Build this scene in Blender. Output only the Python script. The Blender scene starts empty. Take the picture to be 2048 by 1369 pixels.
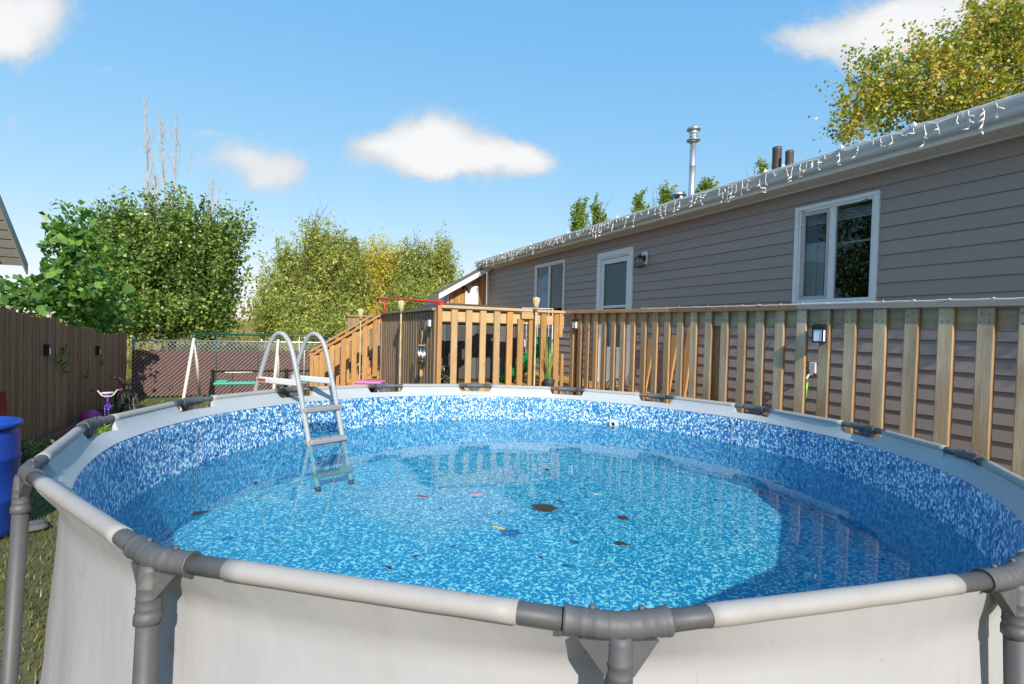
import bpy, bmesh, math, random
import numpy as np
from mathutils import Vector, Matrix
rnd = random.Random(7); rng = np.random.default_rng(7)
SC = bpy.context.scene; COL = SC.collection
R = math.radians
# ------------------------------------------------------------------ camera
# frame of the place: x = away from the house line, y = along house and fences, z = up (metres)
YAW, PITCH, ROLL, EYE, FPX = R(25.3), R(-1.257), R(1.484), 1.62, 1018.0
_c, _s = math.cos(YAW), math.sin(YAW)
def W(X, Y, z=0.0): return Vector((_c*X + _s*Y, -_s*X + _c*Y, z))
_r0 = W(1, 0); _f0 = W(0, 1)
_fw = _f0*math.cos(PITCH) + Vector((0, 0, math.sin(PITCH)))
_up = -_f0*math.sin(PITCH) + Vector((0, 0, math.cos(PITCH)))
_ri = _r0*math.cos(ROLL) + _up*math.sin(ROLL); _u2 = _up*math.cos(ROLL) - _r0*math.sin(ROLL)
cam = bpy.data.cameras.new('camera'); camo = bpy.data.objects.new('camera', cam); COL.objects.link(camo)
camo.matrix_world = Matrix(((_ri.x, _u2.x, -_fw.x, 0), (_ri.y, _u2.y, -_fw.y, 0), (_ri.z, _u2.z, -_fw.z, EYE), (0, 0, 0, 1)))
cam.sensor_width = 36; cam.lens = 36*FPX/2048; cam.clip_end = 3000; cam.clip_start = .05
SC.camera = camo
def ray(px, py):
    return (_ri*((px-1024)/FPX) - _u2*((py-684.5)/FPX) + _fw)
def on_y(px, py, y): d = ray(px, py); return Vector((0, 0, EYE)) + d*(y/d.y)
def on_x(px, py, x): d = ray(px, py); return Vector((0, 0, EYE)) + d*(x/d.x)
def on_z(px, py, z): d = ray(px, py); return Vector((0, 0, EYE)) + d*((z-EYE)/d.z)
# ------------------------------------------------------------------ light, sky, exposure
SUN_EL, SUN_OFF = R(32), R(-8.5)
sdir = Vector((-math.sin(SUN_OFF)*math.cos(SUN_EL), math.cos(SUN_OFF)*math.cos(SUN_EL), -math.sin(SUN_EL)))
sl = bpy.data.lights.new('sun', 'SUN'); sl.energy = 2.2; sl.angle = R(.5); sl.color = (1, .93, .82)
so = bpy.data.objects.new('sun', sl); COL.objects.link(so); so.rotation_euler = sdir.to_track_quat('-Z', 'Y').to_euler(); so.location = (0, -20, 20)
VS = SC.view_settings; VS.view_transform = 'Standard'; VS.look = 'None'; VS.gamma = 1; VS.use_curve_mapping = False; VS.exposure = 1.4
SC.display_settings.display_device = 'sRGB'
world = bpy.data.worlds.new('World'); SC.world = world; world.use_nodes = True
SKY_STRENGTH = .15

class NT:
    """tiny node-tree writer"""
    def __init__(s, tree, clear=True):
        s.t = tree
        if clear: tree.nodes.clear()
    def n(s, typ, ins=None, **kw):
        nd = s.t.nodes.new(typ)
        for k, v in kw.items(): setattr(nd, k, v)
        for k, v in (ins or {}).items():
            sk = nd.inputs[k]
            if isinstance(v, bpy.types.NodeSocket): s.t.links.new(v, sk)
            else: sk.default_value = v
        return nd
    def math(s, op, a, b=0.0, c=0.0, clamp=False):
        nd = s.n('ShaderNodeMath', {0: a, 1: b, 2: c}, operation=op, use_clamp=clamp); return nd.outputs[0]
    def mix(s, fac, a, b, blend='MIX'):
        nd = s.n('ShaderNodeMix', data_type='RGBA', blend_type=blend)
        for k, v in ((0, fac), (6, a), (7, b)):
            if isinstance(v, bpy.types.NodeSocket): s.t.links.new(v, nd.inputs[k])
            elif k == 0: nd.inputs[0].default_value = v
            else: nd.inputs[k].default_value = (*v[:3], 1)
        return nd.outputs[2]
    def ramp(s, fac, stops, interp='LINEAR'):
        nd = s.n('ShaderNodeValToRGB', {0: fac}); cr = nd.color_ramp; cr.interpolation = interp
        while len(cr.elements) < len(stops): cr.elements.new(.5)
        for e, (p, c) in zip(cr.elements, stops):
            e.position = p; e.color = (*((c, c, c) if not hasattr(c, '__len__') else c[:3]), 1)
        return nd.outputs[0]
    def noise(s, vec, scale, detail=3, rough=.5, dist=0.0):
        nd = s.n('ShaderNodeTexNoise', {'Scale': scale, 'Detail': detail, 'Roughness': rough, 'Distortion': dist})
        if vec is not None: s.t.links.new(vec, nd.inputs['Vector'])
        return nd
    def step(s, v, lo, hi):
        nd = s.n('ShaderNodeMapRange', {'Value': v, 'From Min': lo, 'From Max': hi}, interpolation_type='SMOOTHSTEP'); return nd.outputs[0]

def build_world():
    w = NT(world.node_tree)
    sky = w.n('ShaderNodeTexSky', sky_type='NISHITA', sun_disc=False, sun_elevation=SUN_EL, sun_rotation=math.pi - SUN_OFF,
              altitude=600, air_density=1.0, dust_density=.35, ozone_density=2.2)
    g = w.n('ShaderNodeTexCoord').outputs['Generated']
    def dot(v): return w.n('ShaderNodeVectorMath', {0: g, 1: v}, operation='DOT_PRODUCT').outputs['Value']
    F = _f0; A = _r0
    df = dot(F); dfm = w.math('MAXIMUM', df, .02)
    a = w.math('DIVIDE', dot(A), dfm); b = w.math('DIVIDE', dot((0, 0, 1)), dfm)
    blobs = [  # x, y, half width, half height, weight of each puff (directions measured on the photograph)
        (868, 282, 105, 58, 1), (800, 292, 95, 40, 1), (985, 315, 110, 40, 1), (900, 328, 150, 30, .9), (745, 292, 45, 24, .8), (1055, 320, 50, 26, .8), (890, 262, 60, 34, .8),
        (525, 322, 85, 48, .68), (530, 362, 60, 32, .6), (470, 310, 55, 34, .5), (585, 330, 45, 30, .45), (430, 266, 40, 12, .4),
        (35, 20, 100, 75, 1), (35, 85, 62, 36, .9), (100, 20, 45, 45, .8), (-60, 50, 120, 80, 1),
        (1725, 75, 150, 52, .95), (1860, 30, 140, 70, 1), (1640, 82, 85, 28, .7), (1720, 128, 85, 24, .6), (2000, 5, 120, 60, .9), (1790, 60, 90, 50, .9),
        (22, 258, 18, 32, .45), (205, 134, 22, 8, .35), (-500, 250, 180, 60, 1), (-420, 220, 120, 60, 1), (2600, 150, 200, 80, 1)]
    wv = w.noise(w.n('ShaderNodeCombineXYZ', {0: a, 1: b}).outputs[0], 7, 4, .6)
    ws = w.n('ShaderNodeSeparateColor', {0: wv.outputs['Color']}).outputs
    a = w.math('ADD', a, w.math('MULTIPLY', w.math('SUBTRACT', ws[0], .5), .10)); b = w.math('ADD', b, w.math('MULTIPLY', w.math('SUBTRACT', ws[1], .5), .07))
    S = None
    for (px, py, hw, hh, wt) in blobs:
        d = ray(px, py); k = d.dot(F); ca, cb = d.dot(A)/k, d.z/k
        qa = w.math('MULTIPLY', w.math('SUBTRACT', a, ca), FPX/hw); qb = w.math('MULTIPLY', w.math('SUBTRACT', b, cb), FPX/hh)
        q = w.math('ADD', w.math('MULTIPLY', qa, qa), w.math('MULTIPLY', qb, qb))
        e = w.math('MULTIPLY', w.math('POWER', .30, q), wt)
        S = e if S is None else w.math('ADD', S, e)
    vec = w.n('ShaderNodeCombineXYZ', {0: a, 1: b}).outputs[0]
    n1 = w.noise(vec, 14, 9, .66, .7).outputs[0]; n2 = w.noise(vec, 4, 3, .5).outputs[0]
    dens = w.math('ADD', S, w.math('MULTIPLY', w.math('SUBTRACT', n1, .5), 1.35))
    m = w.step(dens, .12, 1.0)
    m = w.math('MULTIPLY', m, w.step(df, .0, .1))
    shade = w.step(w.math('ADD', S, w.math('MULTIPLY', w.math('SUBTRACT', n2, .5), 1.8)), .4, 1.7)
    cl = w.mix(shade, (1.72, 1.83, 1.95), (2.45, 2.43, 2.40))
    sp = w.n('ShaderNodeSeparateColor', {0: sky.outputs[0]}).outputs
    ch = [w.math('MULTIPLY', w.math('POWER', sp[i], p), k) for i, (k, p) in enumerate(((.52, .80), (1.02, .42), (1.88, .16)))]
    skyc = w.n('ShaderNodeCombineColor', {0: ch[0], 1: ch[1], 2: ch[2]}).outputs[0]
    col = w.mix(w.math('MULTIPLY', m, .94), skyc, cl)
    bg = w.n('ShaderNodeBackground', {'Color': col, 'Strength': SKY_STRENGTH})
    out = w.n('ShaderNodeOutputWorld', {'Surface': bg.outputs[0]})
build_world()

# ------------------------------------------------------------------ materials
def newmat(name):
    m = bpy.data.materials.new(name); m.use_nodes = True; return m, NT(m.node_tree)
def finish(nt, surf, m):
    nt.n('ShaderNodeOutputMaterial', {'Surface': surf}); return m
def princ(nt, col, rough=.5, bump=None, bstr=.3, bdist=.01, **kw):
    ins = {'Base Color': col if isinstance(col, bpy.types.NodeSocket) else (*col[:3], 1), 'Roughness': rough}
    if bump is not None: ins['Normal'] = nt.n('ShaderNodeBump', {'Height': bump, 'Strength': bstr, 'Distance': bdist}).outputs[0]
    ins.update(kw)
    return nt.n('ShaderNodeBsdfPrincipled', ins).outputs[0]
def plain(name, col, rough=.5, var=.12, scale=8, metal=0.0, bump=.15, dirt=None, dirt_amt=.5, **kw):
    m, t = newmat(name); co = t.n('ShaderNodeTexCoord').outputs['Object']
    n = t.noise(co, scale, 4, .6).outputs[0]
    c = t.mix(n, [x*(1-var) for x in col], [min(1, x*(1+var)) for x in col])
    if dirt:
        d = t.step(t.noise(co, scale*.35, 6, .7, .4).outputs[0], .52, .75)
        c = t.mix(t.math('MULTIPLY', d, dirt_amt), c, dirt)
    f = t.noise(co, scale*14, 2, .5).outputs[0]
    return finish(t, princ(t, c, rough, f, bump, .002, Metallic=metal, **kw), m)
def wood(name, light, dark, grain=1.0, knot=.5, rough=.7, weather=None, wamt=.6, tone=.16):
    m, t = newmat(name)
    co = t.n('ShaderNodeTexCoord').outputs['Object']; oi = t.n('ShaderNodeObjectInfo')
    off = t.n('ShaderNodeVectorMath', {0: co, 1: t.n('ShaderNodeCombineXYZ', {0: t.math('MULTIPLY', oi.outputs['Random'], 13.7), 1: t.math('MULTIPLY', oi.outputs['Random'], 7.1), 2: t.math('MULTIPLY', oi.outputs['Random'], 91.3)}).outputs[0]}, operation='ADD').outputs[0]
    st = t.n('ShaderNodeMapping', {'Vector': off, 'Scale': (26, 26, 1.7)}).outputs[0]
    g1 = t.noise(st, 1.6*grain, 5, .62, 1.1).outputs[0]
    fine = t.noise(t.n('ShaderNodeMapping', {'Vector': off, 'Scale': (160, 160, 5)}).outputs[0], 1.4, 3, .6).outputs[0]
    c = t.ramp(g1, [(.28, dark), (.5, [(a+b)/2 for a, b in zip(light, dark)]), (.68, light)])
    c = t.mix(t.math('MULTIPLY', t.step(fine, .35, .75), .32), c, [x*.62 for x in dark])
    vk = t.n('ShaderNodeTexVoronoi', {'Vector': t.n('ShaderNodeMapping', {'Vector': off, 'Scale': (9, .0, 5)}).outputs[0], 'Scale': 1.0, 'Randomness': 1.0})
    kd = t.math('ADD', vk.outputs['Distance'], t.math('MULTIPLY', t.math('SUBTRACT', fine, .5), .08))
    kn = t.math('MULTIPLY', t.math('MULTIPLY', t.math('SUBTRACT', 1.0, t.step(kd, .06, .16)), t.step(t.n('ShaderNodeSeparateColor', {0: vk.outputs['Color']}).outputs[0], .55, .6)), knot)
    c = t.mix(kn, c, [x*.28 for x in dark])
    if weather:
        wv = t.step(t.noise(t.n('ShaderNodeMapping', {'Vector': off, 'Scale': (5, 5, .9)}).outputs[0], 1.5, 5, .6).outputs[0], .35, .65)
        ny = t.math('ABSOLUTE', t.n('ShaderNodeSeparateXYZ', {0: t.n('ShaderNodeTexCoord').outputs['Normal']}).outputs[1])
        wv = t.math('MULTIPLY', t.math('ADD', t.math('MULTIPLY', wv, .6), .4), t.step(ny, .5, .9))
        c = t.mix(t.math('MULTIPLY', wv, wamt), c, weather)
    br = t.math('ADD', 1-tone, t.math('MULTIPLY', t.n('ShaderNodeTexWhiteNoise', {'W': oi.outputs['Random']}, noise_dimensions='1D').outputs['Value'], 2*tone))
    c = t.mix(1.0, c, t.n('ShaderNodeCombineXYZ', {0: br, 1: br, 2: br}).outputs[0], 'MULTIPLY')
    h = t.math('ADD', g1, t.math('MULTIPLY', fine, .6))
    return finish(t, princ(t, c, rough, h, .35, .004), m)
def leafmat(name, stops, trans=.35, rough=.45):
    m, t = newmat(name)
    at = t.n('ShaderNodeAttribute', attribute_name='tint').outputs['Fac']
    c = t.ramp(at, stops)
    p = princ(t, c, rough)
    tr = t.n('ShaderNodeBsdfTranslucent', {'Color': t.mix(1.0, c, (1.5, 1.55, .7), 'MULTIPLY')}).outputs[0]
    return finish(t, t.n('ShaderNodeMixShader', {0: trans, 1: p, 2: tr}).outputs[0], m)
def schlick(t, f0, nrm=None):
    g = t.n('ShaderNodeNewGeometry')
    c = t.math('ABSOLUTE', t.n('ShaderNodeVectorMath', {0: g.outputs['Incoming'], 1: g.outputs['Normal'] if nrm is None else nrm}, operation='DOT_PRODUCT').outputs['Value'])
    return t.math('ADD', f0, t.math('MULTIPLY', 1-f0, t.math('POWER', t.math('SUBTRACT', 1.0, c, clamp=True), 5.0)), clamp=True)
def glassmat(name, tint=(.75, .8, .8), ior=1.5, base=.0):
    m, t = newmat(name)
    f = t.math('MULTIPLY', schlick(t, ((ior-1)/(ior+1))**2*1.1), .78)
    tr = t.n('ShaderNodeBsdfTransparent', {'Color': (*tint, 1)}).outputs[0]
    gl = t.n('ShaderNodeBsdfGlossy', {'Color': (.95, .97, 1, 1), 'Roughness': .004}).outputs[0]
    return finish(t, t.n('ShaderNodeMixShader', {0: t.math('ADD', f, base, clamp=True), 1: tr, 2: gl}).outputs[0], m)

M = {}
WATER_Z, FLOOR_Z, R_W = .69, .34, 2.19
M['wood_new'] = wood('wood_new', (.54, .30, .105), (.38, .19, .06), 1.0, .45)
M['wood_bright'] = wood('wood_bright', (.58, .40, .21), (.44, .275, .125), 1.0, .4)
M['wood_brown'] = wood('wood_brown', (.58, .33, .15), (.36, .19, .08), 1.0, .9, weather=(.45, .34, .20), wamt=.4, tone=.24)
M['wood_grey'] = wood('wood_grey', (.42, .235, .10), (.24, .12, .05), 1.2, .95, weather=(.72, .57, .38), wamt=.72, tone=.24)
M['wood_dark'] = wood('wood_dark', (.36, .25, .155), (.21, .145, .09), 1.0, .3)
M['wood_cap_skyshade'] = wood('wood_cap_skyshade', (.42, .36, .30), (.30, .26, .22), 1.0, .3)  # near fence cap: sky-reflecting shade put into a greyer wood colour
M['wood_fence'] = wood('wood_fence', (.40, .185, .085), (.15, .068, .032), 1.6, .4, weather=(.28, .155, .085), wamt=.4, tone=.2)
M['wood_red'] = wood('wood_red', (.22, .06, .04), (.14, .035, .03), 1, .2)
M['bamboo'] = plain('bamboo', (.52, .44, .24), .6, .25, 30)
M['grey_plastic'] = plain('grey_plastic', (.095, .095, .099), .56, .2, 45, dirt=(.21, .19, .16), dirt_amt=.35)
M['beam_grey'] = plain('beam_grey', (.080, .081, .085), .52, .14, 40, dirt=(.17, .16, .14), dirt_amt=.3)
M['ladder_grey'] = plain('ladder_grey', (.36, .37, .37), .38, .06, 12)
M['step_grey'] = plain('step_grey', (.25, .25, .26), .5, .06, 12)
M['white_plastic'] = plain('white_plastic', (.62, .62, .60), .4, .04, 9)
M['white_trim'] = plain('white_trim', (.74, .73, .70), .5, .05, 6, dirt=(.55, .50, .42), dirt_amt=.3)
M['white_vinyl'] = plain('white_vinyl', (.76, .77, .76), .4, .04, 6)
M['gutter'] = plain('gutter', (.56, .58, .58), .42, .06, 3, dirt=(.40, .38, .33), dirt_amt=.4)
M['soffit'] = plain('soffit', (.62, .56, .48), .6, .06, 4)
M['black'] = plain('black', (.014, .014, .015), .4, .2, 12)
M['rubber'] = plain('rubber', (.02, .02, .021), .7, .2, 20)
M['chrome'] = plain('chrome', (.72, .73, .74), .22, .04, 12, metal=1.0, bump=.04)
M['galv'] = plain('galv', (.55, .57, .58), .38, .1, 14, metal=.8, bump=.05)
M['wire'] = plain('wire', (.62, .62, .60), .5, .1, 14, metal=.0, bump=.0)
M['slat_maroon'] = plain('slat_maroon', (.088, .032, .032), .55, .2, 6)
M['pipe_brown'] = plain('pipe_brown', (.075, .058, .05), .5, .12, 8)
M['roof'] = plain('roof', (.12, .11, .10), .9, .3, 40)
M['interior'] = plain('interior', (.22, .21, .20), .8, .1, 3)
M['curtain'] = plain('curtain', (.55, .56, .58), .8, .1, 5)
M['curtain_blue'] = plain('curtain_blue', (.04, .40, .85), .8, .12, 5)
M['red'] = plain('red', (.55, .025, .025), .4, .12, 8)
M['red_faded'] = plain('red_faded', (.42, .06, .05), .6, .2, 8)
M['green_plastic'] = plain('green_plastic', (.01, .30, .07), .35, .12, 6)
M['teal_plastic'] = plain('teal_plastic', (.09, .42, .28), .35, .12, 6)
M['dark_green'] = plain('dark_green', (.012, .075, .055), .4, .12, 6)
M['pink'] = plain('pink', (.62, .20, .38), .45, .1, 6)
M['magenta'] = plain('magenta', (.45, .03, .22), .4, .1, 6)
M['purple'] = plain('purple', (.10, .04, .32), .35, .1, 6)
M['blue_barrel'] = plain('blue_barrel', (.010, .058, .36), .36, .14, 5, dirt=(.06, .14, .45), dirt_amt=.4)
M['cover_grey'] = plain('cover_grey', (.055, .055, .055), .6, .2, 3)
M['tarp_grey'] = plain('tarp_grey', (.10, .10, .10), .75, .2, 3)
M['lime'] = plain('lime', (.22, .55, .02), .4, .1, 6)
M['lens'] = plain('lens', (.80, .84, .86), .25, .03, 6)
M['cream_paint'] = plain('cream_paint', (.72, .68, .55), .5, .08, 6, dirt=(.42, .33, .2), dirt_amt=.4)
M['bark'] = plain('bark', (.16, .12, .09), .9, .3, 14, bump=.5)
M['bark_pale'] = plain('bark_pale', (.50, .45, .42), .9, .2, 14)
M['shed_trim'] = plain('shed_trim', (.48, .46, .43), .6, .08, 5)
M['shed_wall'] = plain('shed_wall', (.06, .05, .05), .8, .2, 5)
M['reed'] = plain('reed', (.24, .27, .06), .6, .3, 20)
M['pot'] = plain('pot', (.035, .035, .035), .6, .1, 6)
M['stone'] = plain('stone', (.10, .103, .106), .85, .2, 10)
M['pvc'] = plain('pvc', (.8, .79, .76), .4, .03, 6)
M['cable_white'] = plain('cable_white', (.80, .77, .70), .4, .04, 6)
M['concrete'] = plain('concrete', (.52, .47, .40), .85, .14, 6, dirt=(.36, .31, .25), dirt_amt=.4)
M['glass'] = glassmat('glass')
M['glass_lamp'] = glassmat('glass_lamp', (.85, .85, .82))

def siding_mat():
    m, t = newmat('siding'); co = t.n('ShaderNodeTexCoord').outputs['Object']; oi = t.n('ShaderNodeObjectInfo')
    g = t.noise(t.n('ShaderNodeMapping', {'Vector': co, 'Scale': (1, 3, 60)}).outputs[0], 3, 4, .6, .6).outputs[0]
    big = t.noise(co, .9, 4, .55).outputs[0]
    c = t.mix(g, (.318, .252, .222), (.362, .29, .256))
    c = t.mix(t.math('MULTIPLY', t.step(big, .4, .7), .35), c, (.335, .275, .245))
    br = t.math('ADD', .95, t.math('MULTIPLY', oi.outputs['Random'], .10))
    c = t.mix(1.0, c, t.n('ShaderNodeCombineXYZ', {0: br, 1: br, 2: br}).outputs[0], 'MULTIPLY')
    return finish(t, princ(t, c, .55, g, .18, .002), m)
M['siding'] = siding_mat()

def liner_outer():
    m, t = newmat('liner_vinyl_white'); co = t.n('ShaderNodeTexCoord').outputs['Object']
    n = t.noise(co, 2.2, 5, .6).outputs[0]; n2 = t.noise(co, 60, 3, .6).outputs[0]
    c = t.mix(n, (.385, .378, .388), (.425, .418, .428))
    sp = t.step(t.noise(co, 17, 2, .5).outputs[0], .70, .76)
    sc = t.noise(t.n('ShaderNodeMapping', {'Vector': co, 'Rotation': (0, .6, .4), 'Scale': (70, 70, 6)}).outputs[0], 1.0, 2, .5, .6).outputs[0]
    scr = t.math('MULTIPLY', t.step(sc, .70, .76), t.step(t.noise(co, 4, 2).outputs[0], .5, .62))
    st = t.step(t.noise(t.n('ShaderNodeMapping', {'Vector': co, 'Scale': (7, 7, 1.3)}).outputs[0], 1, 5, .65, .5).outputs[0], .5, .78)
    c = t.mix(t.math('MULTIPLY', st, .28), c, (.34, .325, .305))
    c = t.mix(t.math('MULTIPLY', sp, .35), c, (.20, .17, .14))
    c = t.mix(t.math('MULTIPLY', scr, .4), c, (.22, .20, .18))
    wr = t.noise(t.n('ShaderNodeMapping', {'Vector': co, 'Scale': (5, 5, 2)}).outputs[0], 1, 3, .5).outputs[0]
    h = t.math('ADD', t.math('MULTIPLY', wr, 4), t.math('MULTIPLY', n2, .1))
    return finish(t, princ(t, c, .48, h, .25, .01), m)
M['liner_white'] = liner_outer()
def sleeve_mat():
    m, t = newmat('sleeve_vinyl'); co = t.n('ShaderNodeTexCoord').outputs['Object']
    st = t.step(t.noise(co, 9, 5, .7, .5).outputs[0], .45, .78)
    c = t.mix(t.math('MULTIPLY', st, .4), (.35, .332, .315), (.27, .225, .175))
    sp = t.step(t.noise(co, 40, 2, .5).outputs[0], .72, .78)
    c = t.mix(t.math('MULTIPLY', sp, .4), c, (.2, .17, .14))
    return finish(t, princ(t, c, .6, t.noise(co, 25, 3).outputs[0], .12, .004), m)
M['sleeve'] = sleeve_mat()
M['seam_blue'] = plain('seam_blue', (.16, .52, .66), .5, .2, 6)
M['band'] = plain('band', (.40, .43, .45), .45, .06, 5, dirt=(.46, .47, .46), dirt_amt=.3)

def mosaic(name, floor=False):
    m, t = newmat(name); uv = t.n('ShaderNodeTexCoord').outputs['UV']
    wob = t.noise(uv, 22, 2, .5).outputs['Color']
    uvw = t.n('ShaderNodeVectorMath', {0: uv, 1: t.n('ShaderNodeVectorMath', {0: t.n('ShaderNodeVectorMath', {0: wob, 1: (.5, .5, .5)}, operation='SUBTRACT').outputs[0], 'Scale': .02}, operation='SCALE').outputs[0]}, operation='ADD').outputs[0]
    if floor:
        a = t.noise(uvw, 50, 1.0, .45, 1.0).outputs[0]; b = t.noise(uv, 13, 2, .5).outputs[0]
        thr = t.math('ADD', a, t.math('MULTIPLY', t.math('SUBTRACT', b, .5), .22))
        big = t.noise(uv, 1.3, 3, .5).outputs[0]
        base = t.mix(t.noise(uvw, 26, 3, .6).outputs[0], (.003, .23, .47), (.008, .39, .61))
        base = t.mix(t.math('MULTIPLY', t.step(big, .4, .65), .35), base, (.006, .42, .50))
        c = t.mix(t.math('MULTIPLY', t.step(thr, .50, .54), .5), base, (.10, .60, .72))
        c = t.mix(t.math('MULTIPLY', t.step(thr, .555, .59), .95), c, (.95, .98, .96))
    else:
        sv = t.n('ShaderNodeMapping', {'Vector': uvw, 'Scale': (1.0, .68, 1)}).outputs[0]
        v = t.n('ShaderNodeTexVoronoi', {'Vector': sv, 'Scale': 72.0, 'Randomness': 1.0})
        rn = t.n('ShaderNodeSeparateColor', {0: v.outputs['Color']}).outputs
        a = t.noise(sv, 40, 2, .5, .4).outputs[0]
        bluev = t.mix(rn[0], (.012, .10, .33), (.04, .22, .50))
        bluev = t.mix(t.step(rn[1], .72, .8), bluev, (.012, .045, .17))
        pale = t.mix(rn[2], (.40, .66, .80), (.86, .90, .90))
        msk = t.math('MULTIPLY', t.math('SUBTRACT', 1.0, t.step(v.outputs['Distance'], .42, .60)), t.step(t.math('ADD', t.math('MULTIPLY', rn[0], .5), a), .66, .76))
        worm = t.math('SUBTRACT', 1.0, t.step(t.math('ABSOLUTE', t.math('SUBTRACT', a, .50)), .02, .055))
        c = t.mix(t.math('MULTIPLY', worm, .55), bluev, (.20, .55, .75))
        c = t.mix(msk, c, pale)
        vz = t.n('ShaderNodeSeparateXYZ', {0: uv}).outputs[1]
        water_fade = t.math('SUBTRACT', 1.0, t.step(vz, WATER_Z-.012, WATER_Z+.006))  # blur and blue of looking through water, painted into the liner below the waterline
        c = t.mix(t.math('MULTIPLY', water_fade, .58), c, (.06, .30, .50))
    return finish(t, princ(t, c, .45, None), m)
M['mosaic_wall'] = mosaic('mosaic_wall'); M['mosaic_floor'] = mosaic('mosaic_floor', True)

def water_mat():
    m, t = newmat('water'); co = t.n('ShaderNodeTexCoord').outputs['Object']
    w1 = t.noise(co, 2.2, 2, .5, .3).outputs[0]; w2 = t.noise(co, 9, 2, .5).outputs[0]
    h = t.math('ADD', w1, t.math('MULTIPLY', w2, .12))
    nrm = t.n('ShaderNodeBump', {'Height': h, 'Strength': .07, 'Distance': .05}).outputs[0]
    f = schlick(t, .02, nrm)
    tr = t.n('ShaderNodeBsdfTransparent', {'Color': (.50, .80, .85, 1)}).outputs[0]
    gl = t.n('ShaderNodeBsdfGlossy', {'Color': (.78, .82, .84, 1), 'Roughness': .012, 'Normal': nrm}).outputs[0]
    return finish(t, t.n('ShaderNodeMixShader', {0: f, 1: tr, 2: gl}).outputs[0], m)
M['water'] = water_mat()

def ground_mat():
    m, t = newmat('ground'); co = t.n('ShaderNodeTexCoord').outputs['Object']
    n = t.noise(co, 1.1, 6, .6).outputs[0]; f = t.noise(co, 30, 4, .7).outputs[0]
    c = t.ramp(n, [(.3, (.075, .09, .028)), (.52, (.14, .13, .05)), (.7, (.25, .19, .10))])
    c = t.mix(t.math('MULTIPLY', f, .5), c, (.05, .045, .025))
    return finish(t, princ(t, c, .95, f, .6, .02), m)
M['ground'] = ground_mat()
M['dry_field'] = plain('dry_field', (.30, .24, .07), .95, .4, 3, dirt=(.12, .14, .04), dirt_amt=.8, bump=.6)
M['grass'] = leafmat('grass', [(0, (.05, .085, .016)), (.5, (.11, .145, .034)), (.8, (.22, .21, .06)), (1, (.38, .31, .13))], .25)
M['dry_grass'] = leafmat('dry_grass', [(0, (.14, .16, .03)), (.4, (.33, .28, .07)), (1, (.52, .42, .12))], .3)
M['leaf_dark'] = leafmat('leaf_dark', [(0, (.035, .075, .018)), (.45, (.10, .18, .036)), (.8, (.23, .33, .065)), (1, (.45, .50, .17))], .3, .34)
M['leaf_bush'] = leafmat('leaf_bush', [(0, (.03, .085, .018)), (.5, (.085, .20, .036)), (1, (.24, .40, .08))], .4, .38)
M['leaf_willow'] = leafmat('leaf_willow', [(0, (.085, .125, .024)), (.5, (.26, .30, .06)), (1, (.54, .54, .16))], .32, .42)
M['leaf_yellow'] = leafmat('leaf_yellow', [(0, (.22, .22, .04)), (.5, (.50, .44, .08)), (1, (.72, .62, .14))], .32, .42)
M['leaf_poplar'] = leafmat('leaf_poplar', [(0, (.06, .11, .02)), (.5, (.18, .27, .045)), (1, (.40, .44, .08))], .35)
M['leaf_autumn'] = leafmat('leaf_autumn', [(0, (.08, .15, .025)), (.45, (.22, .29, .045)), (.68, (.52, .47, .065)), (.88, (.62, .44, .09)), (1, (.60, .38, .19))], .35)
M['leaf_litter'] = plain('leaf_litter', (.036, .027, .012), .6, .4, 60)
M['leaf_black'] = plain('leaf_black', (.02, .022, .022), .6, .3, 60)
M['leaf_gold'] = plain('leaf_gold', (.75, .50, .05), .5, .1, 60)
M['petal_pink'] = plain('petal_pink', (.75, .28, .30), .5, .1, 60)
M['leaf_red'] = plain('leaf_red', (.28, .04, .06), .5, .2, 60)
M['leaf_blue'] = plain('leaf_blue', (.01, .10, .26), .5, .2, 60)

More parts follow.
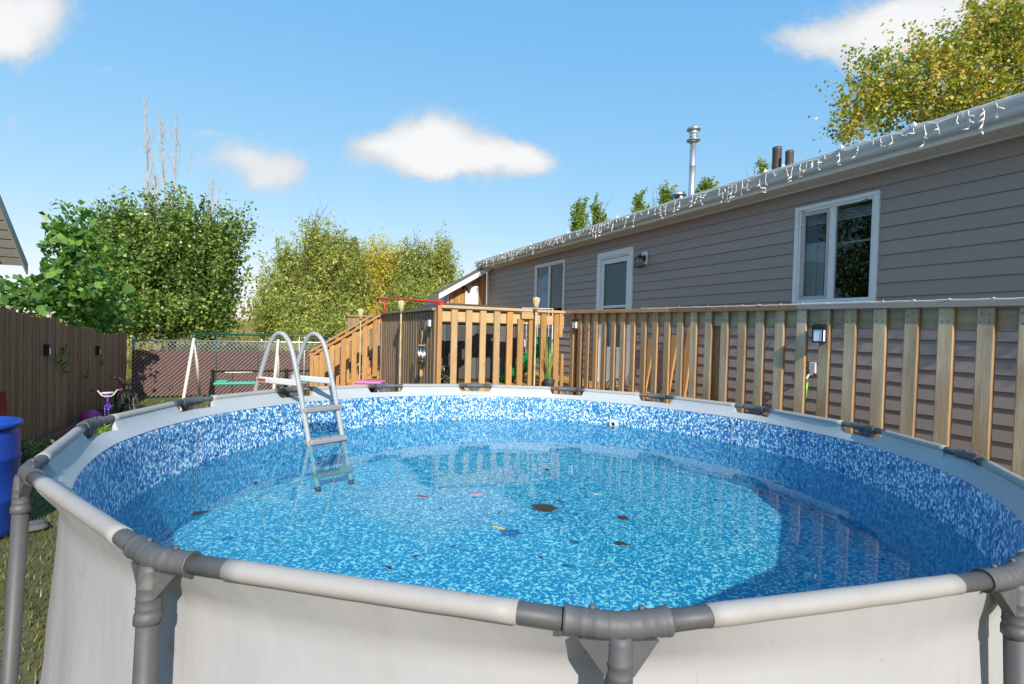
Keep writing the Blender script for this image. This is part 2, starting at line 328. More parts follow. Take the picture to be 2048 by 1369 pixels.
# ------------------------------------------------------------------ mesh helpers
def link(name, me, mat=None, parent=None, loc=None):
    o = bpy.data.objects.new(name, me); COL.objects.link(o)
    if mat is not None and me is not None and not me.materials: me.materials.append(mat if not isinstance(mat, str) else M[mat])
    if parent is not None: o.parent = parent
    if loc is not None: o.location = loc
    return o
def tag(o, label=None, cat=None, group=None, kind=None):
    for k, v in (('label', label), ('category', cat), ('group', group), ('kind', kind)):
        if v: o[k] = v
    return o
def thing(name, label, cat, loc=(0, 0, 0), rz=0.0, group=None):
    o = bpy.data.objects.new(name, None); COL.objects.link(o); o.empty_display_size = .1
    o.location = loc; o.rotation_euler = (0, 0, rz); return tag(o, label, cat, group)
def copy_tree(o, parent=None):
    c = o.copy(); COL.objects.link(c)
    if parent is not None: c.parent = parent
    for ch in list(o.children): copy_tree(ch, c)
    return c
class B:
    def __init__(s): s.v = []; s.f = []; s.sm = []; s.uv = {}
    def add(s, vs, fs, smooth=False):
        k = len(s.v); s.v += [tuple(v) for v in vs]; s.f += [tuple(i+k for i in f) for f in fs]; s.sm += [smooth]*len(fs); return s
    def box(s, x0, x1, y0, y1, z0, z1, mtx=None):
        vs = [Vector((x, y, z)) for x in (x0, x1) for y in (y0, y1) for z in (z0, z1)]
        if mtx is not None: vs = [mtx @ v for v in vs]
        return s.add(vs, [(0, 1, 3, 2), (4, 6, 7, 5), (0, 4, 5, 1), (2, 3, 7, 6), (0, 2, 6, 4), (1, 5, 7, 3)])
    def bbox(s, x0, x1, y0, y1, z0, z1, b=.004, mtx=None):
        """chamfered box"""
        bm = bmesh.new(); bmesh.ops.create_cube(bm, size=1)
        for v in bm.verts: v.co = Vector(((x0+x1)/2 + v.co.x*(x1-x0), (y0+y1)/2 + v.co.y*(y1-y0), (z0+z1)/2 + v.co.z*(z1-z0)))
        bmesh.ops.bevel(bm, geom=bm.edges[:], offset=b, segments=1, affect='EDGES')
        vs = [v.co.copy() for v in bm.verts]
        if mtx is not None: vs = [mtx @ v for v in vs]
        bm.verts.index_update(); s.add(vs, [[v.index for v in f.verts] for f in bm.faces]); bm.free(); return s
    def tube(s, pts, r, n=8, cap=True, flat=1.0):
        pts = [Vector(p) for p in pts]; rs = r if hasattr(r, '__len__') else [r]*len(pts)
        T = []
        for i in range(len(pts)):
            d = pts[min(i+1, len(pts)-1)] - pts[max(i-1, 0)]; T.append(d.normalized() if d.length > 1e-9 else Vector((0, 0, 1)))
        up = Vector((0, 0, 1)) if abs(T[0].z) < .95 else Vector((0, 1, 0))
        e1 = (up - T[0]*up.dot(T[0])).normalized(); vs = []; fs = []
        for i, p in enumerate(pts):
            e1 = e1 - T[i]*e1.dot(T[i]); e1 = e1.normalized() if e1.length > 1e-6 else T[i].orthogonal().normalized()
            e2 = T[i].cross(e1)
            for k in range(n):
                a = 2*math.pi*k/n; vs.append(p + e1*(math.cos(a)*rs[i]*flat) + e2*(math.sin(a)*rs[i]))
        for i in range(len(pts)-1):
            for k in range(n): fs.append((i*n+k, i*n+(k+1) % n, (i+1)*n+(k+1) % n, (i+1)*n+k))
        s.add(vs, fs, True)
        if cap:
            k = len(s.v)-len(vs)
            s.f += [tuple(k+i for i in reversed(range(n))), tuple(k+(len(pts)-1)*n+i for i in range(n))]; s.sm += [False, False]
        return s
    def lathe(s, prof, n=20, c=(0, 0, 0), mtx=None, close=True):
        vs = []; fs = []
        for (r, z) in prof:
            for k in range(n):
                a = 2*math.pi*k/n; v = Vector((c[0]+r*math.cos(a), c[1]+r*math.sin(a), c[2]+z)); vs.append(mtx @ v if mtx is not None else v)
        for i in range(len(prof)-1):
            for k in range(n): fs.append((i*n+k, i*n+(k+1) % n, (i+1)*n+(k+1) % n, (i+1)*n+k))
        s.add(vs, fs, True)
        if close:
            k = len(s.v)-len(vs)
            s.f += [tuple(k+i for i in reversed(range(n))), tuple(k+(len(prof)-1)*n+i for i in range(n))]; s.sm += [False, False]
        return s
    def prism(s, poly, axis, a0, a1):
        """extrude polygon (list of 2D) along axis ('x','y','z')"""
        def P(u, v, w): return {'x': (w, u, v), 'y': (u, w, v), 'z': (u, v, w)}[axis]
        n = len(poly); vs = [P(u, v, a0) for u, v in poly] + [P(u, v, a1) for u, v in poly]
        fs = [tuple(range(n)), tuple(reversed(range(n, 2*n)))] + [(i, n+i, n+(i+1) % n, (i+1) % n) for i in range(n)]
        return s.add(vs, fs)
    def mesh(s, name):
        me = bpy.data.meshes.new(name); me.from_pydata(s.v, [], s.f)
        me.polygons.foreach_set('use_smooth', s.sm)
        bm = bmesh.new(); bm.from_mesh(me); bmesh.ops.recalc_face_normals(bm, faces=bm.faces[:]); bm.to_mesh(me); bm.free()
        me.update(); return me
    def build(s, name, mat, parent=None, loc=None):
        return link(name, s.mesh(name), mat, parent, loc)
_pl = {}
def plank(name, p0, p1, w, th, mat, parent=None, face=(0, -1, 0), b=.004, origin=None):
    """timber from p0 to p1 (length = local z), width across, thickness along 'face'; parent is an unrotated empty"""
    p0 = Vector(p0); p1 = Vector(p1); L = (p1-p0).length
    key = (round(L, 3), round(w, 4), round(th, 4), mat)
    if key not in _pl:
        a, c = w/2, th/2
        sec = [(-a+b, -c), (a-b, -c), (a, -c+b), (a, c-b), (a-b, c), (-a+b, c), (-a, c-b), (-a, -c+b)]
        bb = B(); bb.prism(sec, 'z', 0, L); me = bb.mesh(name); me.materials.append(M[mat]); _pl[key] = me
    o = bpy.data.objects.new(name, _pl[key]); COL.objects.link(o)
    z = (p1-p0).normalized(); f = Vector(face); y = (-(f - z*f.dot(z))).normalized(); x = y.cross(z)
    m = Matrix((x, y, z)).transposed().to_4x4(); off = Vector((0, 0, 0))
    if parent is not None: o.parent = parent; off = parent.location
    m.translation = p0 - off; o.matrix_local = m
    return o
def npmesh(name, V, F, mat, tint=None, smooth=False):
    """fast mesh from numpy arrays with equal-sided faces"""
    V = np.asarray(V, np.float32); F = np.asarray(F, np.int32); k = F.shape[1]
    me = bpy.data.meshes.new(name); me.vertices.add(len(V)); me.vertices.foreach_set('co', V.ravel())
    me.loops.add(F.size); me.loops.foreach_set('vertex_index', F.ravel())
    me.polygons.add(len(F)); me.polygons.foreach_set('loop_start', np.arange(0, F.size, k, dtype=np.int32))
    try: me.polygons.foreach_set('loop_total', np.full(len(F), k, np.int32))
    except Exception: pass
    if smooth: me.polygons.foreach_set('use_smooth', np.ones(len(F), bool))
    me.update(calc_edges=True); me.validate()
    if tint is not None:
        at = me.attributes.new('tint', 'FLOAT', 'POINT'); at.data.foreach_set('value', np.asarray(tint, np.float32))
    me.materials.append(M[mat] if isinstance(mat, str) else mat); return me
def unit(a): return a/np.maximum(np.linalg.norm(a, axis=1, keepdims=True), 1e-9)
def leaf_mesh(name, P, size, aspect, mat, droop=.2, upb=.5, seed=1, tint_bias=None, fold=.18):
    g = np.random.default_rng(seed); n = len(P)
    ax = unit(g.normal(size=(n, 3)) + np.array([0, 0, -droop]))
    nr = g.normal(size=(n, 3)) + np.array([0, 0, upb]); nr = unit(nr - ax*(nr*ax).sum(1, keepdims=True)); sd = np.cross(ax, nr)
    L = (size*g.uniform(.6, 1.3, n))[:, None]; wd = L*aspect
    V = np.stack([P - ax*L*.5, P - ax*L*.08 + sd*wd*.5 + nr*wd*fold, P + ax*L*.5, P - ax*L*.08 - sd*wd*.5 + nr*wd*fold], 1).reshape(-1, 3)
    F = np.arange(4*n).reshape(n, 4)
    t = g.uniform(0, 1, n)
    if tint_bias is not None: t = np.clip(t*.65 + tint_bias*.5, 0, 1)
    return npmesh(name, V, F, mat, np.repeat(t, 4))
def clump_points(blobs, n_clumps, per, r, seed, shell=.55, spike=0.0):
    """leaf positions gathered in clumps spread through ellipsoid blobs, plus each leaf's clump value"""
    g = np.random.default_rng(seed); vol = np.array([b[3]*b[4]*b[5] for b in blobs])**.67; vol /= vol.sum()
    out = []; tb = []
    idx = g.choice(len(blobs), n_clumps, p=vol)
    for i in idx:
        b = blobs[i]; d = g.normal(size=3); d /= np.linalg.norm(d); rr = g.uniform(shell, 1.0)**.8 if g.uniform() < .8 else g.uniform(.1, shell)
        c = np.array(b[:3]) + d*rr*np.array(b[3:6])
        k = max(3, int(per*g.uniform(.5, 1.5))); cr = r*g.uniform(.6, 1.4)
        q = g.normal(size=(k, 3))*cr*.5
        if spike > 0 and g.uniform() < spike:
            u = unit(np.array([d*.6 + np.array([g.normal()*.2, g.normal()*.2, 1.0])]))[0]
            q = q*.38 + np.outer(g.uniform(-.5, 1.9, k), u)*cr
        out.append(c + q); tb.append(np.full(k, g.uniform()))
    return np.concatenate(out), np.concatenate(tb)
def limbs(bb, base, top, r, n, spread, seed, depth=2, reach=.5):
    """tapered trunk with forking limbs"""
    g = random.Random(seed); base = Vector(base); top = Vector(top); H = (top-base).length
    def grow(p, d, L, rad, lev):
        pts = [p]; k = 5; dd = d.copy()
        for i in range(k):
            dd = (dd + Vector((g.uniform(-1, 1), g.uniform(-1, 1), g.uniform(-.3, .6)))*.14).normalized(); pts.append(pts[-1] + dd*(L/k))
        bb.tube(pts, [rad*(1-.8*i/k) for i in range(k+1)], 6 if lev == 0 else 4, cap=False)
        if lev < depth:
            for j in range(n if lev == 0 else max(3, n//2)):
                f = g.uniform(.25, .95); i = min(k-1, int(f*k)); q = pts[i].lerp(pts[i+1], f*k-i)
                nd = (dd + Vector((g.uniform(-1, 1), g.uniform(-1, 1), g.uniform(-.1, .7)))*spread).normalized()
                grow(q, nd, L*reach*g.uniform(.6, 1.1), rad*(1-.8*f)*.6, lev+1)
    grow(base, (top-base).normalized(), H, r, 0)
def tree(name, label, base, blobs, mat, n_clumps, per, clump_r, leaf, aspect, seed, trunk_r=.12, group=None, spike=0.0, shell=.55, droop=.2, bark='bark', spread=.8, cat='tree', reach=.5, kids=9):
    t = thing(name, label, cat, base, 0, group); b0 = np.array(base)
    bl = [(b[0]-b0[0], b[1]-b0[1], b[2]-b0[2], *b[3:6]) for b in blobs]
    P, tb = clump_points(bl, n_clumps, per, clump_r, seed, shell, spike)
    P = P[P[:, 2] > .05]; tb = tb[:len(P)]
    link('crown', leaf_mesh('crown', P, leaf, aspect, mat, droop, .6, seed+1, tb), parent=t)
    zt = max(b[2]+b[5]*.5 for b in bl); cx = sum(b[0] for b in bl)/len(bl); cy = sum(b[1] for b in bl)/len(bl)
    bb = B(); limbs(bb, (0, 0, 0), (cx*.6, cy*.6, zt), trunk_r, kids, spread, seed, 2, reach); bb.build('trunk', bark, t)
    return t
def blades(name, pts, h, w, mat, seed, parent=None, lean=.5):
    g = np.random.default_rng(seed); n = len(pts); P = np.asarray(pts)
    a = g.uniform(0, 2*np.pi, n); sd = np.stack([np.cos(a), np.sin(a), np.zeros(n)], 1)
    ln = np.stack([-np.sin(a), np.cos(a), np.zeros(n)], 1)*g.normal(size=(n, 1))*lean
    hh = (h*g.uniform(.4, 1.3, n))[:, None]; up = np.array([[0, 0, 1.0]])
    V = np.stack([P - sd*w/2, P + sd*w/2, P + (up*.9+ln*.9)*hh], 1).reshape(-1, 3)
    return npmesh(name, V, np.arange(3*n).reshape(n, 3), mat, np.repeat(g.uniform(0, 1, n), 3))

# ================================================================== SETTING
def build_ground():
    bb = B(); n = 24; S = 900
    # one sheet to the horizon, finer near the garden
    xs = sorted(set([-S, -200, -60, -25] + [i*2.0 for i in range(-9, 13)] + [40, 90, 250, S]))
    vs = [(x, y, 0) for x in xs for y in xs]; k = len(xs)
    fs = [(i*k+j, (i+1)*k+j, (i+1)*k+j+1, i*k+j+1) for i in range(k-1) for j in range(k-1)]
    bb.add(vs, fs); tag(bb.build('ground', 'ground'), kind='structure')
    # dry rise in the field behind the garden
    nx, ny = 60, 24; vs = []; g = random.Random(3)
    for j in range(ny):
        for i in range(nx):
            x = -16 + i*40/(nx-1); y = 18 + j*44/(ny-1)
            e = min(1, (i/(nx-1))*8, (1-i/(nx-1))*8, j/(ny-1)*3, (1-j/(ny-1))*8)
            vs.append((x, y, -.06 + e*(1.55 + .25*math.sin(x*.7+1)*math.sin(y*.4) + g.uniform(-.08, .08))))
    fs = [(j*nx+i, j*nx+i+1, (j+1)*nx+i+1, (j+1)*nx+i) for j in range(ny-1) for i in range(nx-1)]
    o = B().add(vs, fs, True).build('field', 'dry_field'); tag(o, kind='structure')
    P = np.array(vs); g2 = np.random.default_rng(5)
    f = g2.integers(0, len(fs), 26000); Q = []
    A = P[np.array(fs)[f]]; u = g2.uniform(0, 1, (len(f), 1)); v = g2.uniform(0, 1, (len(f), 1))
    Q = (A[:, 0]*(1-u)+A[:, 1]*u)*(1-v) + (A[:, 3]*(1-u)+A[:, 2]*u)*v
    tag(link('dry_grass', blades('dry_grass', Q, .62, .05, 'dry_grass', 6)), kind='stuff')
    # lawn
    N = 90000; x = g2.uniform(-2.65, 2.0, N); y = g2.uniform(-1.2, 12.8, N)
    keep = ((x-1.49)**2 + (y-2.81)**2 > 2.33**2); x, y = x[keep], y[keep]
    Q = np.stack([x, y, np.zeros_like(x)], 1)
    tag(link('lawn', blades('lawn', Q, .05, .008, 'grass', 8)), kind='stuff')
    N = 9000; Q = np.stack([g2.uniform(-6, 9, N), g2.uniform(13.0, 18.5, N), np.zeros(N)], 1)
    tag(link('tall_grass', blades('tall_grass', Q, .42, .03, 'dry_grass', 9)), kind='stuff')
build_ground()
def paved_path():
    p = thing('paving', 'pale concrete paving strip along the house and picket fence', 'paving', (4.4, 2, 0)); g = random.Random(31); y = -3.0
    while y < 4.5:
        for x0 in (3.86, 4.43):
            b = B(); dz = g.uniform(-.004, .004); b.bbox(x0-4.4+.004, x0+.56-4.4-.004, y-2+.004, y-2+.596, -.03, .035+dz, .006); b.build('paving_slab', 'concrete', p)
        y += .6
    p['kind'] = 'structure'; del p['category']; del p['label']
paved_path()

# ================================================================== POOL
C0 = Vector((1.492, 2.809, 0))
_meas = [(-.216, 1.275, 1.122), (.55, .701, 1.113), (1.522, .542, 1.093), (2.416, .714, 1.072), (3.191, 1.298, 1.047), (3.538, 1.994, 1.031), (3.787, 3.014, 1.013),
         (3.559, 3.971, 1.006), (2.754, 4.415, 1.018), (1.905, 4.768, 1.032), (1.03, 4.913, 1.05), (.192, 4.818, 1.069), (-.496, 4.087, 1.094), (-.806, 3.107, 1.113), (-.714, 2.152, 1.122)]
JP = []
for i, q in enumerate(_meas):
    q = Vector(q); a = R(-138.1 + 24*i) if False else math.atan2(q.y-C0.y, q.x-C0.x)
    rr = math.hypot(q.x-C0.x, q.y-C0.y); k = .5 if 4 < i < 13 else 1.0
    r2 = max(2.262, 2.285 + (rr-2.285)*k) if i not in (0, 1, 2, 3, 4, 14) else rr; am = R(-137.4+24*i); a = a*k + am*(1-k) if abs(a-am) < 1 else a
    JP.append(Vector((C0.x+r2*math.cos(a), C0.y+r2*math.sin(a), q.z)))
NJ = 15
pool = thing('swimming_pool', 'round above-ground frame pool with blue mosaic liner and cream vinyl outside', 'swimming pool', C0)
GAP = .178
def sst(t): t = max(0, min(1, t)); return t*t*(3-2*t)
def seg_samples(L):
    g = GAP/L; s = [0, g*.35, g*.7, g*.86, g*.93, g, g*1.07, g*1.2] + [u for u in (.3, .4, .5) if u > g*1.3]
    return s + [1-x for x in reversed(s[:-1])]
def rim(i, s):
    a, b = JP[i], JP[(i+1) % NJ]; L = (b-a).length; p = a.lerp(b, s); d = min(s, 1-s)*L
    notch = 1 - sst((d-(GAP-.022))/.03)
    return p, notch
def wall_pt(i, s, z, off, rc, quick=False):
    p, _ = rim(i, s); e = Vector((p.x-C0.x, p.y-C0.y, 0)); d = e.normalized()
    w = sst((z-(p.z-.125))/.105) if quick else sst((z-.62)/.34)
    r = e.length*w + rc*(1-w) + off
    return Vector((d.x*r, d.y*r, z))
def build_shell(name, mat, rows, off, quick=False, wave=None):
    """rows(i, s, ztube, notch) -> list of (z, radius) from top to bottom"""
    vs = []; fs = []; uv = []; cols = 0; arc = 0.0; last = None
    cols_l = []
    for i in range(NJ):
        L = (JP[(i+1) % NJ]-JP[i]).length
        for s in seg_samples(L)[:-1]: cols_l.append((i, s))
    cols_l.append((NJ-1, 1.0))
    for (i, s) in cols_l:
        p, notch = rim(i, s); rr = rows(i, s, p.z, notch); nr = len(rr)
        q = Vector((p.x, p.y, 0)); arc += 0 if last is None else (q-last).length; last = q
        for (z, rc) in rr:
            o = off
            if wave: o = off + wave(i, s, z)
            vs.append(wall_pt(i, s, z, o, rc, quick)); uv.append((arc, z))
    for c in range(len(cols_l)-1):
        for r in range(nr-1): fs.append((c*nr+r, (c+1)*nr+r, (c+1)*nr+r+1, c*nr+r+1))
    me = bpy.data.meshes.new(name); me.from_pydata([tuple(v) for v in vs], [], fs)
    lay = me.uv_layers.new(name='UVMap'); buf = np.zeros((len(me.loops), 2), np.float32); vi = np.zeros(len(me.loops), np.int32)
    me.loops.foreach_get('vertex_index', vi); buf[:] = np.array(uv)[vi]; lay.data.foreach_set('uv', buf.ravel())
    me.polygons.foreach_set('use_smooth', np.ones(len(fs), bool)); me.update()
    return link(name, me, mat, pool)
# inside: patterned wall, pale band above it, sleeves wrapped round the tubes
BAND = .094
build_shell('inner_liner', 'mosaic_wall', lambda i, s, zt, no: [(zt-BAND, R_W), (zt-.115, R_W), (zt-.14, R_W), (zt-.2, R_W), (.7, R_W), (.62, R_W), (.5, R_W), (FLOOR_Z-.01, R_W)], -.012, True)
build_shell('band', 'band', lambda i, s, zt, no: [(zt-.009-.048*no, R_W), (zt-.045-.022*no, R_W), (zt-.082, R_W), (zt-BAND-.004, R_W)], -.018, True)
def near_joint(i, s): return (i if s < .5 else (i+1) % NJ) in (0, 1, 2, 3, 4)
def bulge(i, s, z): return .012*math.sin(i*1.7+s*5)*max(0, 1-z) + .006*math.sin(i*3+s*17+z*3)*(1 if z < .85 else 0)
build_shell('outer_liner', 'liner_white', lambda i, s, zt, no: [(zt-.010-.048*no*(0 if near_joint(i, s) else 1), 2.215), (zt-.091, 2.215), (zt-.12, 2.215), (zt-.15, 2.215), (zt-.2, 2.218), (.75, 2.225), (.6, 2.24), (.45, 2.25), (.3, 2.268), (.12, 2.28), (.02, 2.275), (.0, 2.26)], .004, True, wave=bulge)
def top_strip():
    vs = []; fs = []
    cl = [(i, s) for i in range(NJ) for s in seg_samples((JP[(i+1) % NJ]-JP[i]).length)[:-1]]; n = len(cl)
    for (i, s) in cl:
        p, no = rim(i, s); z = p.z-.0095-.048*no
        vs += [wall_pt(i, s, z, -.018, R_W, True), wall_pt(i, s, p.z-.0095-.048*no*(0 if near_joint(i, s) else 1), .004, 2.215, True)]
    for c in range(n): d = (c+1) % n; fs.append((2*c, 2*c+1, 2*d+1, 2*d))
    B().add(vs, fs).build('liner_edge', 'band', pool)
top_strip()
def floor_mesh():
    n = 90; vs = [(0, 0, FLOOR_Z)]; fs = []
    rings = [.4, .8, 1.2, 1.6, 2.0, 2.20]; g = random.Random(4)
    for r in rings:
        for k in range(n): a = 2*math.pi*k/n; vs.append((r*math.cos(a), r*math.sin(a), FLOOR_Z + (g.uniform(-.004, .004) if r < 2.1 else .004)))
    for k in range(n): fs.append((0, 1+k, 1+(k+1) % n))
    for j in range(len(rings)-1):
        for k in range(n): a = 1+j*n; fs.append((a+k, a+n+k, a+n+(k+1) % n, a+(k+1) % n))
    me = bpy.data.meshes.new('floor_liner'); me.from_pydata(vs, [], fs); lay = me.uv_layers.new(name='UVMap')
    for l in me.loops: v = vs[l.vertex_index]; lay.data[l.index].uv = (v[0], v[1])
    me.polygons.foreach_set('use_smooth', np.ones(len(fs), bool)); me.update()
    link('floor_liner', me, 'mosaic_floor', pool)
floor_mesh()
def floor_seam():
    n = 120; vs = []
    for k in range(n):
        a = 2*math.pi*k/n
        for r in (2.075, 2.088): vs.append((r*math.cos(a), r*math.sin(a), FLOOR_Z+.0085))
    B().add(vs, [(2*k, 2*k+1, 2*((k+1) % n)+1, 2*((k+1) % n)) for k in range(n)]).build('weld_seam', 'seam_blue', pool)
floor_seam()
def seam(a0, a1, r0=2.19, name='liner_seam'):
    pass
# welded seams: pale strips on wall and floor
for ang, mat in ((R(9.5), 'band'), (R(152), 'band')):
    bb = B(); d = Vector((math.cos(ang), math.sin(ang), 0)); tt = Vector((-d.y, d.x, 0))
    i = min(range(NJ), key=lambda k: 0)
    pts = []
    for z in (.92, .85, .78, .7, .6, .5, .4, .35):
        # radius of inner liner at this angle
        best = None
        for i in range(NJ):
            for s in (0, .1, .2, .3, .4, .5, .6, .7, .8, .9):
                q = wall_pt(i, s, z, -.016, R_W, True); da = abs(math.atan2(q.y, q.x)-ang)
                if best is None or da < best[0]: best = (da, q)
        r = math.hypot(best[1].x, best[1].y); pts.append(Vector((d.x*r, d.y*r, z)))
    vs = [p + tt*s for p in pts for s in (-.004, .004)]
    fs = [(2*k, 2*k+1, 2*k+3, 2*k+2) for k in range(len(pts)-1)]
    bb.add(vs, fs).build('seam', mat, pool)
# tubes, sleeves, joints, legs
def joint_parts(i):
    j = JP[i]-C0; a = JP[i-1]-C0; b = JP[(i+1) % NJ]-C0; da = (a-j).normalized(); db = (b-j).normalized()
    out = Vector((j.x, j.y, 0)).normalized()
    # ribbed elbow
    bb = B(); pts = []; rs = []
    def path(u):
        if u < 0: return j + da*(-u)
        return j + db*u
    N = 40; Lh = .095; prev = None
    for k in range(N+1):
        u = -Lh + 2*Lh*k/N
        q = path(u)
        if abs(u) < .03: q = q + (da+db)*(.03-abs(u))*.5*.5
        rib = .0016 if k % 5 == 2 else 0
        lip = .0026 if k in (0, 1, N-1, N) else 0
        pts.append(q); rs.append(.0232 + rib + lip)
    bb.tube(pts, rs, 16)
    for u in (-.045, .045):
        q = path(u) + Vector((0, 0, .0245)) - out*.008
        bb.lathe([(.006, -.004), (.006, .002), (.004, .004), (0.0005, .0045)], 8, q)
    bb.build('joint', 'grey_plastic', pool)
    # T stem, fillets
    st = B(); tilt = Vector((out.x*.045, out.y*.045, -1)).normalized(); o2 = j + out*.006
    prof = [(.008, .019), (.020, .0225), (.05, .0232), (.053, .0250), (.056, .0234), (.072, .0236), (.075, .0254), (.078, .0238), (.092, .0238), (.095, .0254), (.098, .0240), (.108, .0242), (.11, .0265), (.128, .0265), (.130, .023)]
    st.tube([o2 + tilt*u for u, r in prof], [r for u, r in prof], 14)
    for dd in (da, db):
        c = o2 + tilt*.015; p0 = c + dd*.070 + tilt*.006; p1 = c + tilt*.062
        no = dd.cross(tilt).normalized()*.0125
        v = [c+no, p0+no, p1+dd*.0225+no, c-no, p0-no, p1+dd*.0225-no]
        st.add(v, [(0, 1, 2), (5, 4, 3), (0, 3, 4, 1), (1, 4, 5, 2), (2, 5, 3, 0)])
    st.build('tee', 'grey_plastic', pool)
    lg = B(); Lz = (j.z-.02)/abs(tilt.z); lg.tube([o2+tilt*.12, o2+tilt*(Lz-.03), o2+tilt*Lz], [.0218, .0218, .03], 16); lg.build('leg', 'beam_grey', pool)
for i in range(NJ):
    joint_parts(i)
    a = JP[i]-C0; b = JP[(i+1) % NJ]-C0; d = (b-a).normalized(); L = (b-a).length
    B().tube([a+d*.06, a+d*(GAP+.02), a+d*(GAP+.05), b-d*(GAP+.05), b-d*(GAP+.02), b-d*.06], [.0205, .0205, .018, .018, .0205, .0205], 14, flat=.92).build('beam', 'beam_grey', pool)
    sag = random.Random(i); n = 14; pts = []; rs = []
    for k in range(n+1):
        u = GAP + (L-2*GAP)*k/n; pts.append(a + d*u + Vector((0, 0, -.001*math.sin(math.pi*k/n)))); rs.append(.0222 + .0005*sag.uniform(-1, 1))
    B().tube(pts, rs, 18, flat=.92).build('sleeve', 'sleeve', pool)
# return fitting of the filter, on the far wall at the water line
rp = on_z(1228, 848, .70); dv = Vector((rp.x-C0.x, rp.y-C0.y, 0)).normalized()
rp = C0 + dv*(R_W-.03); rp.z = .705
mt = Matrix.Translation(rp-C0) @ (-dv).to_track_quat('Z', 'Y').to_matrix().to_4x4()
bb = B(); bb.lathe([(.042, -.02), (.042, .012), (.034, .024), (.02, .028), (.018, .01)], 16, mtx=mt, close=False); bb.build('return_jet', 'white_plastic', pool)
bb = B(); bb.lathe([(.0175, .0), (.0175, .011)], 12, mtx=mt); bb.build('jet_hole', 'black', pool)
# water
nW = 120; vs = [(0, 0, WATER_Z)] + [(2.184*math.cos(2*math.pi*k/nW), 2.184*math.sin(2*math.pi*k/nW), WATER_Z) for k in range(nW)]
wt = B().add(vs, [(0, 1+k, 1+(k+1) % nW) for k in range(nW)], True).build('water', 'water', None, C0); tag(wt, kind='structure')

# floating and sunk leaves: (pixel, size, kind)
def leaf_thing(px, py, size, mat, label, shape, z=None, rot=None):
    p = on_z(px, py, WATER_Z+.004 if z is None else z); g = random.Random(int(px*7+py)); k = 12
    prof = {'oval': lambda a: 1-.25*abs(math.sin(a)), 'maple': lambda a: .62+.38*abs(math.cos(2.5*a)), 'rag': lambda a: g.uniform(.5, 1.0)}[shape]
    asp = {'oval': .5, 'maple': .85, 'rag': .55}[shape]; ro = g.uniform(0, 6.28) if rot is None else rot
    vs = [(0, 0, .004)]
    for i in range(k):
        a = 2*math.pi*i/k; r = size*.5*prof(a); x, y = r*math.cos(a), r*math.sin(a)*asp
        vs.append((x*math.cos(ro)-y*math.sin(ro), x*math.sin(ro)+y*math.cos(ro), g.uniform(0, .006)))
    fs = [(0, 1+i, 1+(i+1) % k) for i in range(k)]
    bb = B().add(vs, fs, True)
    d = Vector((math.cos(ro), math.sin(ro), 0)); bb.tube([d*size*.45+Vector((0, 0, .002)), d*size*.62+Vector((0, 0, .005))], .0016, 4)
    o = bb.build('leaf', mat, None, p); tag(o, label, 'leaf', 'leaves drifting in the pool'); return o
_y = R(25.3)
leaf_thing(1088, 1017, .17, 'leaf_litter', 'largest brown leaf floating in the middle of the pool', 'maple', rot=-.5)
leaf_thing(1117, 1004, .055, 'leaf_litter', 'small brown leaf tip touching the largest floating leaf', 'rag')
leaf_thing(1244, 1037, .075, 'leaf_litter', 'brown leaf right of the largest leaf, farther of two', 'maple')
leaf_thing(1240, 1089, .085, 'leaf_litter', 'dark brown leaf nearer the front rail right of centre', 'rag', rot=-.6)
leaf_thing(995, 1057, .06, 'leaf_gold', 'golden yellow oval leaf floating in the pool', 'oval', rot=-.85)
leaf_thing(951, 991, .07, 'petal_pink', 'pink petal-like leaf floating below the deck reflection', 'oval', rot=-.2)
leaf_thing(843, 994, .075, 'leaf_red', 'dark red leaf floating left of the pink one', 'oval', rot=-.75)
leaf_thing(400, 1027, .13, 'leaf_black', 'long dark twig-like leaf near the left rim', 'rag', rot=.05)
leaf_thing(512, 967, .06, 'leaf_black', 'small curled dark leaf below the ladder foot', 'oval')
leaf_thing(1000, 1025, .055, 'leaf_blue', 'sunken dark blue leaf just above the yellow one', 'oval', z=FLOOR_Z+.006)
leaf_thing(908, 1092, .05, 'leaf_blue', 'sunken dark blue leaf left of the yellow one', 'oval', z=FLOOR_Z+.006)
leaf_thing(882, 1018, .06, 'leaf_blue', 'faint sunken blue leaf below the red one', 'oval', z=FLOOR_Z+.006)
leaf_thing(1082, 1118, .03, 'leaf_litter', 'tiny brown leaf crumb nearest the front joint', 'rag')
leaf_thing(1154, 1030, .035, 'leaf_litter', 'tiny brown crumb between the largest leaf and its right neighbour', 'rag')
leaf_thing(1092, 940, .08, 'leaf_black', 'thin dark leaf lying inside the deck reflection', 'rag', rot=-.5)
leaf_thing(1245, 945, .09, 'leaf_black', 'thin dark leaf right of the deck reflection', 'rag', rot=-.1)
leaf_thing(1164, 978, .045, 'leaf_black', 'small dark leaf above the pale white leaf', 'oval')
leaf_thing(1192, 990, .05, 'white_plastic', 'pale whitish leaf curled on the water', 'rag')
leaf_thing(1313, 1093, .035, 'leaf_black', 'small dark leaf nearest the shaded edge of the water', 'rag')
leaf_thing(1432, 1002, .04, 'leaf_black', 'dark leaf beside the edge of the sunlit pool floor', 'rag')
leaf_thing(1413, 968, .03, 'leaf_black', 'tiny dark leaf upper right of the sunlit pool floor', 'oval')
leaf_thing(834, 1114, .035, 'leaf_litter', 'small brown leaf near the front rail left of centre', 'rag')
leaf_thing(778, 1137, .04, 'leaf_litter', 'brown leaf touching the front rail left of centre', 'oval')
leaf_thing(1760, 1121, .04, 'leaf_black', 'dark leaf alone in the shaded right part of the pool', 'rag')
leaf_thing(1624, 1015, .05, 'leaf_black', 'dark leaf in the shade near the right wall', 'oval')

